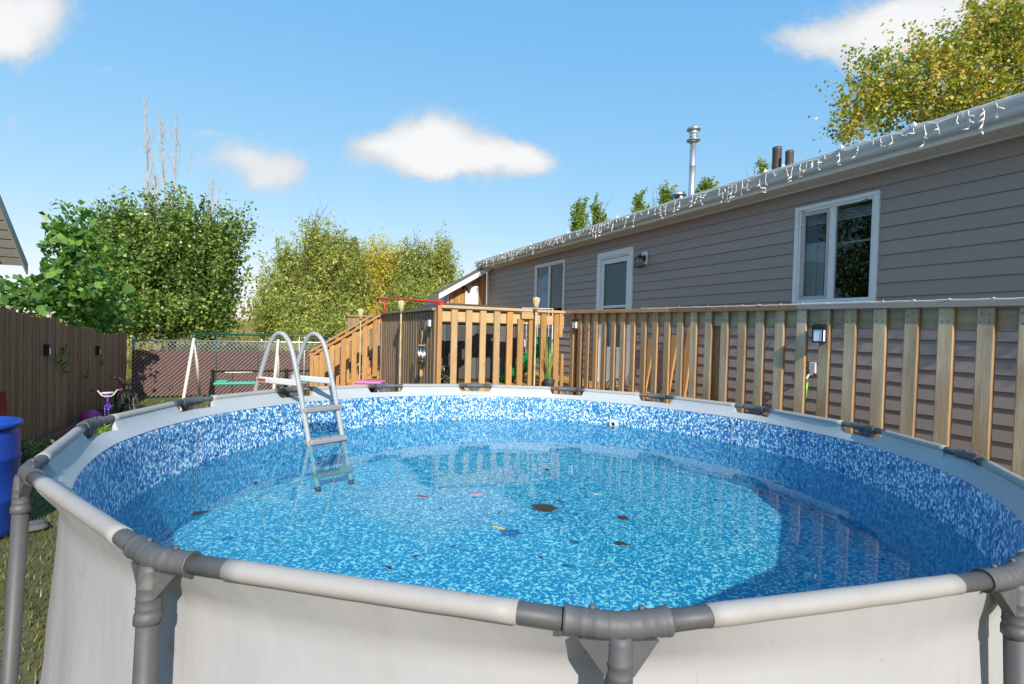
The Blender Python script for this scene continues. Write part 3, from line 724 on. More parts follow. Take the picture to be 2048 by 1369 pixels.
# ---------------------------------------------------------------- ladder (built straddling the rim)
def build_ladder():
    base = W(-1.56, 3.95, 0); e = (W(-.9, .43)-W(0, 0)).normalized(); tv = W(.19, .215)-W(0, 0); w = tv.length; tn = tv.normalized()
    lad = thing('pool_ladder', 'grey tubular pool ladder straddling the far left rim', 'pool ladder', (base.x, base.y, 0))
    P = lambda s, z, t: e*s + tn*t + Vector((0, 0, z))
    ctrl = [(-.10, .36), (-.045, .56), (.0, .695), (.085, 1.02), (.15, 1.25), (.195, 1.40), (.235, 1.485), (.29, 1.54), (.345, 1.555), (.40, 1.535), (.45, 1.475), (.49, 1.39), (.55, 1.24), (.615, 1.09), (.74, .70), (.90, .02)]
    for t in (0, w):
        pts = [P(s, z, t) for s, z in ctrl]
        # smooth the bends
        for _ in range(2):
            q = [pts[0]]
            for a, b in zip(pts, pts[1:]): q += [a.lerp(b, .25), a.lerp(b, .75)]
            pts = q + [pts[-1]]
        r = B().tube(pts, .019, 12).build('rail', 'ladder_grey', lad)
        for k in (5, 10, 14):
            pass
        # white brace between inner and outer upright, with printed strip
        br = B(); m = Matrix((e, tn, Vector((0, 0, 1)))).transposed().to_4x4(); m.translation = P(.36, 1.165, t)
        br.bbox(-.235, .235, -.016, .016, -.024, .024, .006, m); br.build('brace', 'white_plastic', lad)
        if t == 0:
            lb = B(); lb.box(.12, .21, -.0185, -.017, -.012, .012, m); lb.build('printed_strip', 'red_faded', lad)
    def stepz(s, z, name='step', over=.016):
        m = Matrix((e, tn, Vector((0, 0, 1)))).transposed().to_4x4(); m.translation = P(s, z, w/2)
        st = B(); st.bbox(-.05, .04, -w/2-over, w/2+over, -.03, .016, .012, m)
        for k in (-1, 0, 1):
            st.box(-.05, .035, k*.08-.004, k*.08+.004, .016, .019, m)
        st.build(name, 'step_grey', lad)
    stepz(.075, .96); stepz(.005, .715); stepz(-.075, .47)
    for z, s in ((.72, .755), (.38, .845)): stepz(s, z, over=.02)
    # end caps
    for t in (0, w):
        B().tube([P(-.107, .335, t), P(-.095, .375, t)], .023, 10).build('end_cap', 'black', lad)
build_ladder()

# ---------------------------------------------------------------- barrel
def barrel():
    c = W(-3.95, 3.68); b = thing('plastic_barrel', 'open-topped blue plastic drum standing between pool and board fence', 'barrel', (c.x, c.y, 0))
    bb = B(); bb.lathe([(.25, 0), (.275, .015), (.285, .06), (.288, .26), (.294, .275), (.294, .29), (.288, .305), (.289, .56), (.295, .575), (.295, .59), (.289, .605), (.287, .74), (.275, .79), (.262, .815), (.25, .82), (.245, .78), (.24, .70), (.23, .69), (.01, .69)], 40, close=False)
    bb.build('body', 'blue_barrel', b)
    bb = B(); bb.lathe([(.263, .805), (.300, .808), (.304, .82), (.304, .838), (.296, .848), (.272, .848), (.266, .838), (.262, .815)], 40, close=False); bb.build('rim', 'blue_barrel', b)
barrel()

# ================================================================== HOUSE
HX = 5.0
def build_house():
    h = thing('house', 'single-storey house with grey-brown lap siding and white trimmed windows', 'house', (HX, 5, 0))
    ox, oy = HX, 5
    Y0, Y1, ZB, ZT, EXP = -3.5, 12.05, .36, 3.18, .1262
    win = (2.805, 3.605, 1.965, 2.975); door = (6.29, 7.20, .80, 2.945); pat = (8.30, 9.47, 1.70, 2.985)
    opens = [win, door, pat]
    z_ref = 2.012 - 13*EXP
    def prof(z, za):  # how far the course stands out at height z
        return .014*(1-(z-za)/EXP) + .003
    k = 0
    while z_ref + k*EXP < ZT:
        za, zb = z_ref+k*EXP, min(z_ref+(k+1)*EXP, ZT); k += 1
        cuts = sorted({Y0, Y1} | {c for o in opens for c in o[:2] if o[2] < zb and o[3] > za})
        for y0, y1 in zip(cuts, cuts[1:]):
            a, b = za, zb; mid = (y0+y1)/2; skip = False
            for o in opens:
                if o[0] < mid < o[1] and o[2] < zb and o[3] > za:
                    if o[2] <= za and o[3] >= zb: skip = True
                    elif o[2] > za: b = min(b, o[2])
                    else: a = max(a, o[3])
            if skip or b-a < .004: continue
            y0e, y1e = y0+.001, y1-.001
            pa, pb = -prof(a, za), -prof(b, za)
            poly = [(.01, a), (pa+.004, a), (pa, a+.003), (pb, b-.0005), (.01, b-.0005)]
            bb = B(); bb.prism([(x, z) for x, z in poly], 'y', y0e-oy, y1e-oy); bb.build('siding_board', 'siding', h)
    # body behind the boards, with the openings left free
    bd = B(); X1 = .13
    for y0, y1, segs in ((Y0, win[0], [(0, ZT)]), (win[0], win[1], [(0, win[2]), (win[3], ZT)]), (win[1], door[0], [(0, ZT)]), (door[0], door[1], [(0, door[2]), (door[3], ZT)]),
                         (door[1], pat[0], [(0, ZT)]), (pat[0], pat[1], [(0, pat[2]), (pat[3], ZT)]), (pat[1], Y1, [(0, ZT)])):
        for a, b in segs: bd.box(.006, X1, y0-oy, y1-oy, a, b)
    bd.box(X1, 7.2, Y1-oy-.12, Y1-oy, 0, ZT); bd.box(X1, 7.2, Y0-oy, Y0-oy+.12, 0, ZT); bd.box(7.2, 7.35, Y0-oy, Y1-oy, 0, ZT)
    bd.box(X1, 7.2, Y0-oy+.12, Y1-oy-.12, .55, .62); bd.box(X1, 7.2, Y0-oy+.12, Y1-oy-.12, 3.1, 3.16)
    bd.build('wall', 'interior', h)
    B().box(-.004, .006, Y0-oy, Y1-oy, 0, ZB).build('skirting', 'pipe_brown', h)
    ct = B(); ct.box(-.026, .012, Y1-oy-.004, Y1-oy+.07, .3, ZT-.003); ct.build('corner_trim', 'white_trim', h)
    # eaves
    GX = -.25
    sf = B(); sf.box(GX, .0, Y0-oy, Y1-oy+.02, 3.178, 3.19); sf.build('soffit', 'soffit', h)
    sv = B()
    y = Y0+.2
    while y < Y1: sv.lathe([(.006, 0), (.006, .002)], 6, (GX+.07, y-oy, 3.1755)); y += .13
    tag(sv.build('soffit_vent', 'black', h), kind='stuff')
    B().box(-.03, -.002, Y0-oy, Y1-oy, 3.155, 3.177).build('frieze_strip', 'white_trim', h)
    fa = B(); fa.bbox(GX-.022, GX-.001, Y0-oy, Y1-oy+.02, 3.172, 3.335, .003); fa.build('fascia', 'white_trim', h)
    # gutter: ogee trough, open on top
    gp = [(-.024, 3.325), (-.024, 3.225), (-.03, 3.218), (-.085, 3.218), (-.10, 3.232), (-.106, 3.26), (-.128, 3.285), (-.136, 3.31), (-.136, 3.335), (-.129, 3.340), (-.126, 3.333), (-.126, 3.312), (-.118, 3.29), (-.097, 3.265), (-.091, 3.236), (-.083, 3.226), (-.034, 3.226), (-.032, 3.325)]
    g = B(); g.prism([(GX+x, z) for x, z in gp], 'y', Y0-oy, Y1-oy+.05)
    for yy in (Y0-oy, Y1-oy+.049): g.box(GX-.128, GX-.03, yy, yy+.0012, 3.22, 3.325)
    gt = g.build('gutter', 'gutter', h)
    for yy in (-1.5, 2.05, 5.35, 8.6, 11.0):
        s = B(); s.prism([(GX+x*1.02-.0015, z-.001) for x, z in gp[1:10]] + [(GX-.02, 3.30)], 'y', yy-oy-.012, yy-oy+.012); s.build('gutter_strap', 'gutter', gt)
    ds = B(); p = Vector((GX-.08, Y1-oy-.02, 3.22))
    ds.tube([p, p+Vector((0, .03, -.10)), p+Vector((-.02, .10, -.24)), p+Vector((-.16, .16, -.42)), p+Vector((-.62, .20, -.66)), p+Vector((-.70, .20, -.80)), p+Vector((-.70, .20, -2.6))], .036, 8)
    ds.build('downspout', 'white_trim', h)
    # roof
    rf = B(); s = .20
    rf.add([(GX-.06, Y0-oy-.2, 3.345), (GX-.06, Y1-oy+.15, 3.345), (3.7, Y1-oy+.15, 3.345+s*3.96), (3.7, Y0-oy-.2, 3.345+s*3.96), (7.6, Y1-oy+.15, 3.345), (7.6, Y0-oy-.2, 3.345),
            (GX-.06, Y0-oy-.2, 3.336), (GX-.06, Y1-oy+.15, 3.336)], [(0, 1, 2, 3), (3, 2, 4, 5), (0, 6, 7, 1)])
    rf.build('roof', 'roof', h)
    gb = B(); gb.add([(-.02, Y1-oy+.02, 3.19), (7.35, Y1-oy+.02, 3.19), (3.7, Y1-oy+.02, 4.1)], [(0, 1, 2)]); gb.build('gable', 'siding', h)
    # ---- windows
    def frame_rect(bb, y0, y1, z0, z1, w, x0, x1, b=.003):
        bb.bbox(x0, x1, y0, y1, z0, z0+w, b); bb.bbox(x0, x1, y0, y1, z1-w, z1, b)
        bb.bbox(x0, x1, y0, y0+w, z0+w, z1-w, b); bb.bbox(x0, x1, y1-w, y1, z0+w, z1-w, b)
    def window(o, split, mat_trim='white_vinyl', screen=True):
        y0, y1, z0, z1 = o[0]-oy, o[1]-oy, o[2], o[3]
        f = B(); frame_rect(f, y0-.012, y1+.012, z0-.012, z1+.012, .042, -.034, .01)
        frame_rect(f, y0+.031, y1-.031, z0+.031, z1-.031, .022, -.024, .03)
        fr = f.build('window', mat_trim, h)
        ym = y0+(y1-y0)*split
        mu = B(); mu.bbox(-.022, .022, ym-.028, ym+.028, z0+.054, z1-.054, .003); mu.build('mullion', mat_trim, fr)
        # sash on the sliding side
        return fr, (y0+.053, y1-.053, z0+.053, z1-.053, ym)
    fr, (a, b, c, d, ym) = window(win, .52)
    B().box(.004, .009, a, ym-.028, c, d).build('pane', 'glass', fr)
    B().box(.004, .009, ym+.028, b, c, d).build('pane', 'glass', fr)
    sa = B(); frame_rect(sa, ym+.03, b-.001, c+.001, d-.001, .036, -.012, .012); sa.build('sash', 'shed_trim', fr)
    for z in (c+.05, d-.12): B().lathe([(.009, 0), (.009, .012)], 8, mtx=Matrix.Translation((-.013, b-.018, z)) @ Matrix.Rotation(-math.pi/2, 4, 'Y')).build('screw', 'chrome', fr)
    cu = B()
    for q in range(9): cu.box(.035+.012*(q % 2), .05+.012*(q % 2), ym+.02+q*.042, ym+.062+q*.042, c-.05, d-.32)
    cu.build('curtain', 'curtain', fr)
    bl = B(); bl.box(.085, .10, a, b, c+(d-c)*.60, c+(d-c)*.62)
    for q in range(5): bl.box(.085, .105, a, b, d-.02-q*.022, d-.034-q*.022)
    bl.build('blind', 'curtain', fr)
    st = B(); st.add([(-.026, b-.05, d+.012), (-.026, b-.005, d+.004), (-.026, b-.02, d+.026)], [(0, 1, 2)]); st.add([(-.0255, a+.0, d-.01), (-.0255, a+.10, d-.002), (-.0255, a+.05, d+.012)], [(0, 1, 2)]); st.build('rust_stain', 'wood_dark', fr)
    fr, (a, b, c, d, ym) = window(pat, .50, 'white_trim')
    B().box(.004, .009, a, ym-.028, c, d).build('pane', 'glass', fr)
    B().box(.004, .009, ym+.028, b, c, d).build('pane', 'glass', fr)
    cb = B(); n = 14
    vs = []; fs = []
    for q in range(n+1):
        y = ym+.03 + (b-.08-ym-.03)*q/n; zt = d-.14-.14*(q/n)**2.2; x = .022+.006*math.sin(q*1.9)
        vs += [(x, y, c-.05), (x, y, zt)]
    for q in range(n): fs.append((2*q, 2*q+1, 2*q+3, 2*q+2))
    cbo = cb.add(vs, fs, True).build('blanket', 'curtain_blue', fr)
    rb = B(); rb.box(.0125, .0145, ym+.03, b-.09, c+.70, c+.78); rb.build('red_band', 'red', fr)
    B().box(.012, .016, b-.075, b-.02, c, d-.2).build('side_curtain', 'white_trim', fr)
    # ---- door
    y0, y1, z0, z1 = door[0]-oy, door[1]-oy, door[2], door[3]
    dj = B(); w = .075
    dj.bbox(-.036, .01, y0-.012, y0+w, z0, z1+.012, .004); dj.bbox(-.036, .01, y1-w, y1+.012, z0, z1+.012, .004); dj.bbox(-.036, .01, y0+w, y1-w, z1-w, z1+.012, .004)
    dj.bbox(-.03, .01, y0+w, y1-w, z1-w-.028, z1-w-.004, .003); dj.bbox(-.05, .05, y0, y1, z0-.04, z0-.002, .004)
    door_o = dj.build('door', 'white_vinyl', h)
    s0, s1, t0, t1 = y0+w+.004, y1-w-.004, z0+.01, z1-w-.034
    sl_ = B(); sl_.bbox(-.012, .02, s0, s0+.075, t0, t1, .003); sl_.bbox(-.012, .02, s1-.075, s1, t0, t1, .003); sl_.bbox(-.012, .02, s0+.075, s1-.075, t1-.075, t1, .003)
    sl_.bbox(-.012, .02, s0+.075, s1-.075, 2.035, 2.075, .003); sl_.bbox(-.010, .02, s0+.075, s1-.075, t0, 1.40, .003); sl_.build('storm_panel', 'white_vinyl', door_o)
    B().box(.0, .005, s0+.075, s1-.075, 2.075, t1-.075).build('glass', 'glass', door_o); B().box(.0, .005, s0+.075, s1-.075, 1.40, 2.035).build('glass', 'glass', door_o)
    B().bbox(.03, .06, s0, s1, t0, t1, .003).build('inner_door', 'curtain', door_o)
    hd = B(); hd.bbox(-.045, -.012, s0+.025, s0+.045, 1.72, 1.86, .004); hd.build('handle', 'black', door_o)
    # ---- roof pipes
    def on_roof(px, py, x): p = on_x(px, py, x); return p
    return h
house = build_house()

def wall_lamp():
    p = on_x(1292, 517, HX); t = thing('wall_lantern', 'black carriage lantern on a white mounting block beside the back door', 'wall lamp', (HX-.016, p.y, p.z)); t.scale = (.82, .82, .82)
    B().bbox(-.022, .0, -.075, .075, -.115, .115, .008).build('mounting_block', 'white_vinyl', t)
    bp = B(); m = Matrix.Rotation(-math.pi/2, 4, 'Y'); bp.lathe([(.055, .022), (.055, .03), (.05, .04), (.02, .048), (.016, .07)], 20, mtx=m); bp.build('back_plate', 'black', t)
    ar = B(); ar.tube([(-.06, 0, 0), (-.085, 0, .03), (-.11, 0, .045), (-.13, 0, .03)], .009, 8); ar.tube([(-.085, 0, .03), (-.075, 0, .07)], [.008, .003], 6); ar.build('arm', 'black', t)
    ca = B(); c = (-.13, 0)
    for sx in (-1, 1):
        for sy in (-1, 1): ca.box(c[0]+sx*.052-.005, c[0]+sx*.052+.005, sy*.052-.005, sy*.052+.005, -.17, -.002)
    ca.box(c[0]-.058, c[0]+.058, -.058, .058, -.182, -.170); ca.lathe([(.08, -.002), (.076, .006), (.04, .03), (.012, .04), (.006, .055)], 4, (c[0], 0, 0), Matrix.Translation((c[0], 0, 0)) @ Matrix.Rotation(math.pi/4, 4, 'Z') @ Matrix.Translation((-c[0], 0, 0)))
    ca.build('cage', 'black', t)
    for ax in (0, 1):
        for s in (-1, 1):
            g = B()
            if ax == 0: g.box(c[0]+s*.05-.001, c[0]+s*.05+.001, -.046, .046, -.168, -.004)
            else: g.box(c[0]-.046, c[0]+.046, s*.05-.001, s*.05+.001, -.168, -.004)
            g.build('pane', 'glass_lamp', t)
    B().lathe([(.012, -.165), (.014, -.12), (.013, -.09), (.026, -.07), (.028, -.05), (.012, -.02)], 12, (c[0], 0, 0)).build('bulb', 'lens', t)
wall_lamp()

def roof_things():
    p = on_x(1383, 389, 6.5); c = thing('chimney_pipe', 'tall galvanised flue pipe with a double rain cap on the roof', 'flue', (6.5, p.y, 3.62))
    top = on_x(1386, 250, 6.5).z - 3.62
    B().lathe([(.062, 0), (.062, .35), (.055, .36), (.053, .9), (.056, .905), (.056, .925), (.053, .93), (.051, top-.30)], 20).build('pipe', 'galv', c)
    B().lathe([(.115, .0), (.10, .28), (.075, .33), (.062, .345)], 20).build('flashing', 'pipe_brown', c)
    B().lathe([(.05, top-.31), (.115, top-.285), (.12, top-.275), (.115, top-.27), (.06, top-.255), (.062, top-.2), (.07, top-.16), (.085, top-.13)], 24).build('draft_collar', 'galv', c)
    B().lathe([(.085, top-.12), (.118, top-.10), (.12, top-.09), (.10, top-.06), (.04, top-.02), (.005, top-.012)], 24).build('rain_cap', 'galv', c)
    slots = B()
    for k in range(6):
        a = k*math.pi/3; slots.box(.0605, .064, -.012, .012, top-.225, top-.205, Matrix.Rotation(a, 4, 'Z'))
    slots.build('vent_slot', 'black', c)
    for (px, w, zt, lab) in ((1553, .058, 296, 'taller dark brown roof vent pipe left of the short one'), (1578, .05, 303, 'shorter dark brown roof vent pipe at the roof edge')):
        b = on_x(px, 340, 6.0); t = on_x(px, zt, 6.0)
        v = thing('vent_pipe', lab, 'roof vent', (6.0, b.y, 3.5)); H = t.z-3.5
        B().lathe([(w, 0), (w, H-.04), (w*1.03, H-.035), (w*1.03, H), (w*.86, H), (w*.86, H-.25)], 18, close=False).build('pipe', 'pipe_brown', v)
        B().lathe([(w*1.9, 0), (w*1.5, H*.42), (w*1.1, H*.5)], 18, close=False).build('flashing', 'pipe_brown', v)
    b = on_x(1543, 330, 6.15); v = thing('gooseneck_vent', 'white curved plastic vent pipe behind the brown roof pipes', 'roof vent', (6.15, b.y, 3.5))
    B().tube([(0, 0, 0), (0, 0, .28), (0, -.02, .36), (.02, -.08, .41), (.03, -.16, .41), (.03, -.2, .38)], .035, 12).build('bent_pipe', 'pvc', v)
    b = on_x(1356, 393, 6.5); v = thing('mushroom_vent', 'low mushroom-shaped metal vent left of the flue pipe', 'roof vent', (6.5, b.y, 3.62)); H = b.z-3.62
    B().lathe([(.06, 0), (.06, H)], 16).build('neck', 'galv', v); B().lathe([(.14, H), (.15, H+.01), (.12, H+.06), (.05, H+.09), (.005, H+.095)], 20).build('hood', 'galv', v)
roof_things()

def string_lights():
    t = thing('icicle_lights', 'white icicle light string drooping along the roof gutter', 'string lights', (HX-.39, 5, 3.34)); g = random.Random(12)
    wire = B(); bulbs = B(); y = -3.0; pts = []
    x0 = -.006
    while y < 12.1:
        pts.append(Vector((x0-.002+g.uniform(-.004, 0), y-5, g.uniform(-.045, .0)))); y += g.uniform(.05, .09)
    wire.tube(pts, .0036, 4)
    for i, p in enumerate(pts):
        far = p.y+5
        if g.random() < (.8 if far < 6 else .85):
            L = g.choice((.05, .09, .14, .19))*g.uniform(.7, 1.1); q = [p]; n = max(2, int(L/.04))
            for k in range(n): q.append(q[-1] + Vector((g.uniform(-.006, .002), g.uniform(-.018, .018), -L/n)))
            q = [Vector((min(v.x, x0-.002 if v.z > -.02 else x0), v.y, v.z)) for v in q]
            wire.tube(q, .0034, 4)
            for v in q[1:]:
                if g.random() < .8:
                    d = Vector((g.uniform(-.6, -.1), g.uniform(-1, 1), g.uniform(-.9, .3))).normalized()*g.uniform(.03, .055)
                    bulbs.tube([v, v+d*.55, v+d], [.0055, .0068, .003], 5)
    wire.build('wire', 'cable_white', t); tag(bulbs.build('bulb', 'cable_white', t), kind='stuff')
    for yy in (1.62, 2.35, 2.92, 3.7, 4.9, 6.2, 7.6, 9.0, 10.4, 11.7):
        c = B()
        for k in range(4): c.tube([(x0-.01, yy-5+g.uniform(-.012, .012), .022), (x0-.012+g.uniform(-.012, 0), yy-5+g.uniform(-.02, .02), -.025)], .005, 5)
        c.bbox(x0-.012, x0+.01, yy-5-.012, yy-5+.012, -.01, .016, .003); c.build('clip', 'cable_white', t)
string_lights()

def annex():
    """lean-to at the far corner with vertical boards, door and white eave"""
    t = thing('lean_to', 'small lean-to porch with vertical cedar boards at the far house corner', 'lean-to', (4.05, 12.2, 0)); ox, oy = 4.05, 12.2
    y = 0.0; x = .0; k = 0
    while x < .94:
        if not (.36 < x < .70): bb = B(); bb.bbox(x+.004, x+.082, -.012-.006*(k % 2), .008, .8, 2.55+.62*x, .003); bb.build('board', 'wood_new', t)
        x += .086; k += 1
    B().prism([(0, 0), (.94, 0), (.94, 3.1), (0, 2.52)], 'y', .01, .08).build('wall', 'wood_dark', t); B().box(0, .07, .08, 2.2, 0, 2.55).build('wall', 'siding', t)
    B().bbox(.37, .72, -.03, .008, .8, 2.74, .006).build('door', 'white_vinyl', t)
    B().bbox(-.03, .02, -.03, .03, .0, 2.55, .005).build('corner_post', 'wood_new', t)
    L0 = Vector((-.42, 0, 2.46)); L1 = Vector((.93, 0, 3.26))
    bb = B(); bb.add([(L0.x, -.34, L0.z-.12), (L1.x, -.34, L1.z-.12), (L1.x, -.34, L1.z+.02), (L0.x, -.34, L0.z+.02), (L0.x, -.31, L0.z-.12), (L1.x, -.31, L1.z-.12), (L1.x, -.31, L1.z+.02), (L0.x, -.31, L0.z+.02)],
                     [(0, 1, 2, 3), (7, 6, 5, 4), (0, 4, 5, 1), (3, 2, 6, 7), (0, 3, 7, 4), (1, 5, 6, 2)]); bb.build('rake_board', 'white_trim', t)
    bb = B(); bb.add([(L0.x-.01, -.36, L0.z+.021), (L1.x, -.36, L1.z+.021), (L1.x, .12, L1.z+.021), (L0.x-.01, .12, L0.z+.021), (L0.x-.01, -.36, L0.z+.05), (L1.x, -.36, L1.z+.05), (L1.x, .12, L1.z+.05), (L0.x-.01, .12, L0.z+.05)],
                     [(3, 2, 1, 0), (4, 5, 6, 7), (0, 1, 5, 4), (0, 4, 7, 3)]); bb.build('roof', 'roof', t)
    bb = B(); bb.add([(L0.x, -.309, L0.z-.10), (L1.x, -.309, L1.z-.10), (L1.x, .0, L1.z-.10), (L0.x, .0, L0.z-.10)], [(0, 1, 2, 3)]); bb.build('soffit', 'shed_trim', t)
    fl = thing('flood_light', 'dark twin-head flood light under the lean-to eave', 'flood light', (ox+.36, oy-.06, 2.66))
    for s in (-1, 1):
        m = Matrix.Translation((s*.055, -.03, -.02)) @ Matrix.Rotation(R(65), 4, 'X') @ Matrix.Rotation(R(18*s), 4, 'Y')
        B().lathe([(.015, -.03), (.035, 0), (.05, .05), (.05, .065), (.004, .06)], 14, mtx=m).build('lamp_head', 'pipe_brown', fl)
    B().lathe([(.05, -.04), (.05, .0)], 12, mtx=Matrix.Translation((0, .0, 0)) @ Matrix.Rotation(R(90), 4, 'X')).build('mount', 'pipe_brown', fl)
annex()

# ================================================================== FENCES AND DECK
CAPZ = lambda y: 1.876 + .0119*(y-1.42)
def right_fence():
    f = thing('picket_fence', 'weathered open picket fence of upright two-by-fours beside the pool', 'fence', (4.0, 4, 0))
    xs = [1139.7, 1154.6, 1169.5, 1185.7, 1201.8, 1220.4, 1239, 1258.9, 1280.5, 1302.9, 1326.5, 1352, 1378.9, 1407.9, 1439.5, 1473.7, 1508.5, 1547.7, 1590.7, 1636, 1686, 1743.5, 1805.5, 1872.7, 1950, 2033.4]
    ys = []
    for x in xs:
        k = (x-543)/1018; Z = 3.94/(.904*k); X = (x-1024)/1018*Z; ys.append(-_s*X+_c*Z)
    while ys[-1] > -2: ys.append(ys[-1]-.2)
    g = random.Random(2); tops = []
    for i, y in enumerate(ys):
        yc = y-.0445; zt = CAPZ(yc)-.039
        mat = 'wood_brown' if yc > 4.35 else 'wood_grey'
        bow = g.uniform(-.006, .006)
        plank('picket', (3.96+g.uniform(-.003, .003), yc+bow, .06), (3.96, yc, zt), .089, .038, mat, f, (-1, 0, 0), .006)
    for (a, b, m) in ((-2.3, 1.4-.002, 'wood_grey'), (1.4, 3.8, 'wood_grey'), (3.802, 6.50, 'wood_brown')):
        plank('rail', (4.0, a, CAPZ(a)-.115), (4.0, b, CAPZ(b)-.115), .14, .038, m, f, (-1, 0, 0))
        plank('rail', (4.0, a, .26), (4.0, b, .26), .09, .038, m, f, (-1, 0, 0))
    for (a, b, m, dz) in ((-2.3, 2.803, 'wood_cap_skyshade', .004), (2.805, 4.30, 'wood_grey', 0), (4.302, 6.44, 'wood_brown', 0)):
        plank('cap', (3.985, a, CAPZ(a)-.019+dz), (3.985, b, CAPZ(b)-.019+dz), .14, .044, m, f, (0, 0, -1), .003)
    for y in (-1.1, 1.3, 3.75, 6.3): plank('post', (4.066, y, 0), (4.066, y, CAPZ(y)-.045), .089, .089, 'wood_brown', f, (-1, 0, 0))
    nb = B()
    for i, y in enumerate(ys):
        for dz in (-.08, -.13):
            for dy in (-.022, -.064):
                c = (3.9405-4.0, y+dy+g.uniform(-.004, .004)-4, CAPZ(y)+dz+g.uniform(-.008, .008))
                nb.lathe([(.0042, -.002), (.0042, .0012)], 6, mtx=Matrix.Translation(c) @ Matrix.Rotation(-math.pi/2, 4, 'Y'))
    tag(nb.build('nail_head', 'rubber', f), kind='stuff')
    # cable of small white lights stapled along the cap
    t = thing('cable_lights', 'thin white light cable stapled along the fence cap', 'string lights', (3.918, 4, 1.9)); b = B(); bl = B(); pts = []
    y = 4.75; g = random.Random(9)
    while y > -1.5:
        z = CAPZ(y)+.006+(.004 if y < 2.8 else 0); pts.append((.003+g.uniform(-.003, .003), y-4, z-1.9+g.uniform(-.001, .003))); y -= .05
    b.tube(pts, .003, 5)
    b.build('cable', 'cable_white', t)
    for p in pts[::4]:
        d = Vector((g.uniform(-.012, .0), g.uniform(-.02, .02), g.uniform(.004, .012))); bl = B(); bl.tube([p, Vector(p)+d], [.0045, .003], 5); bl.build('bulb', 'cable_white', t)
right_fence()

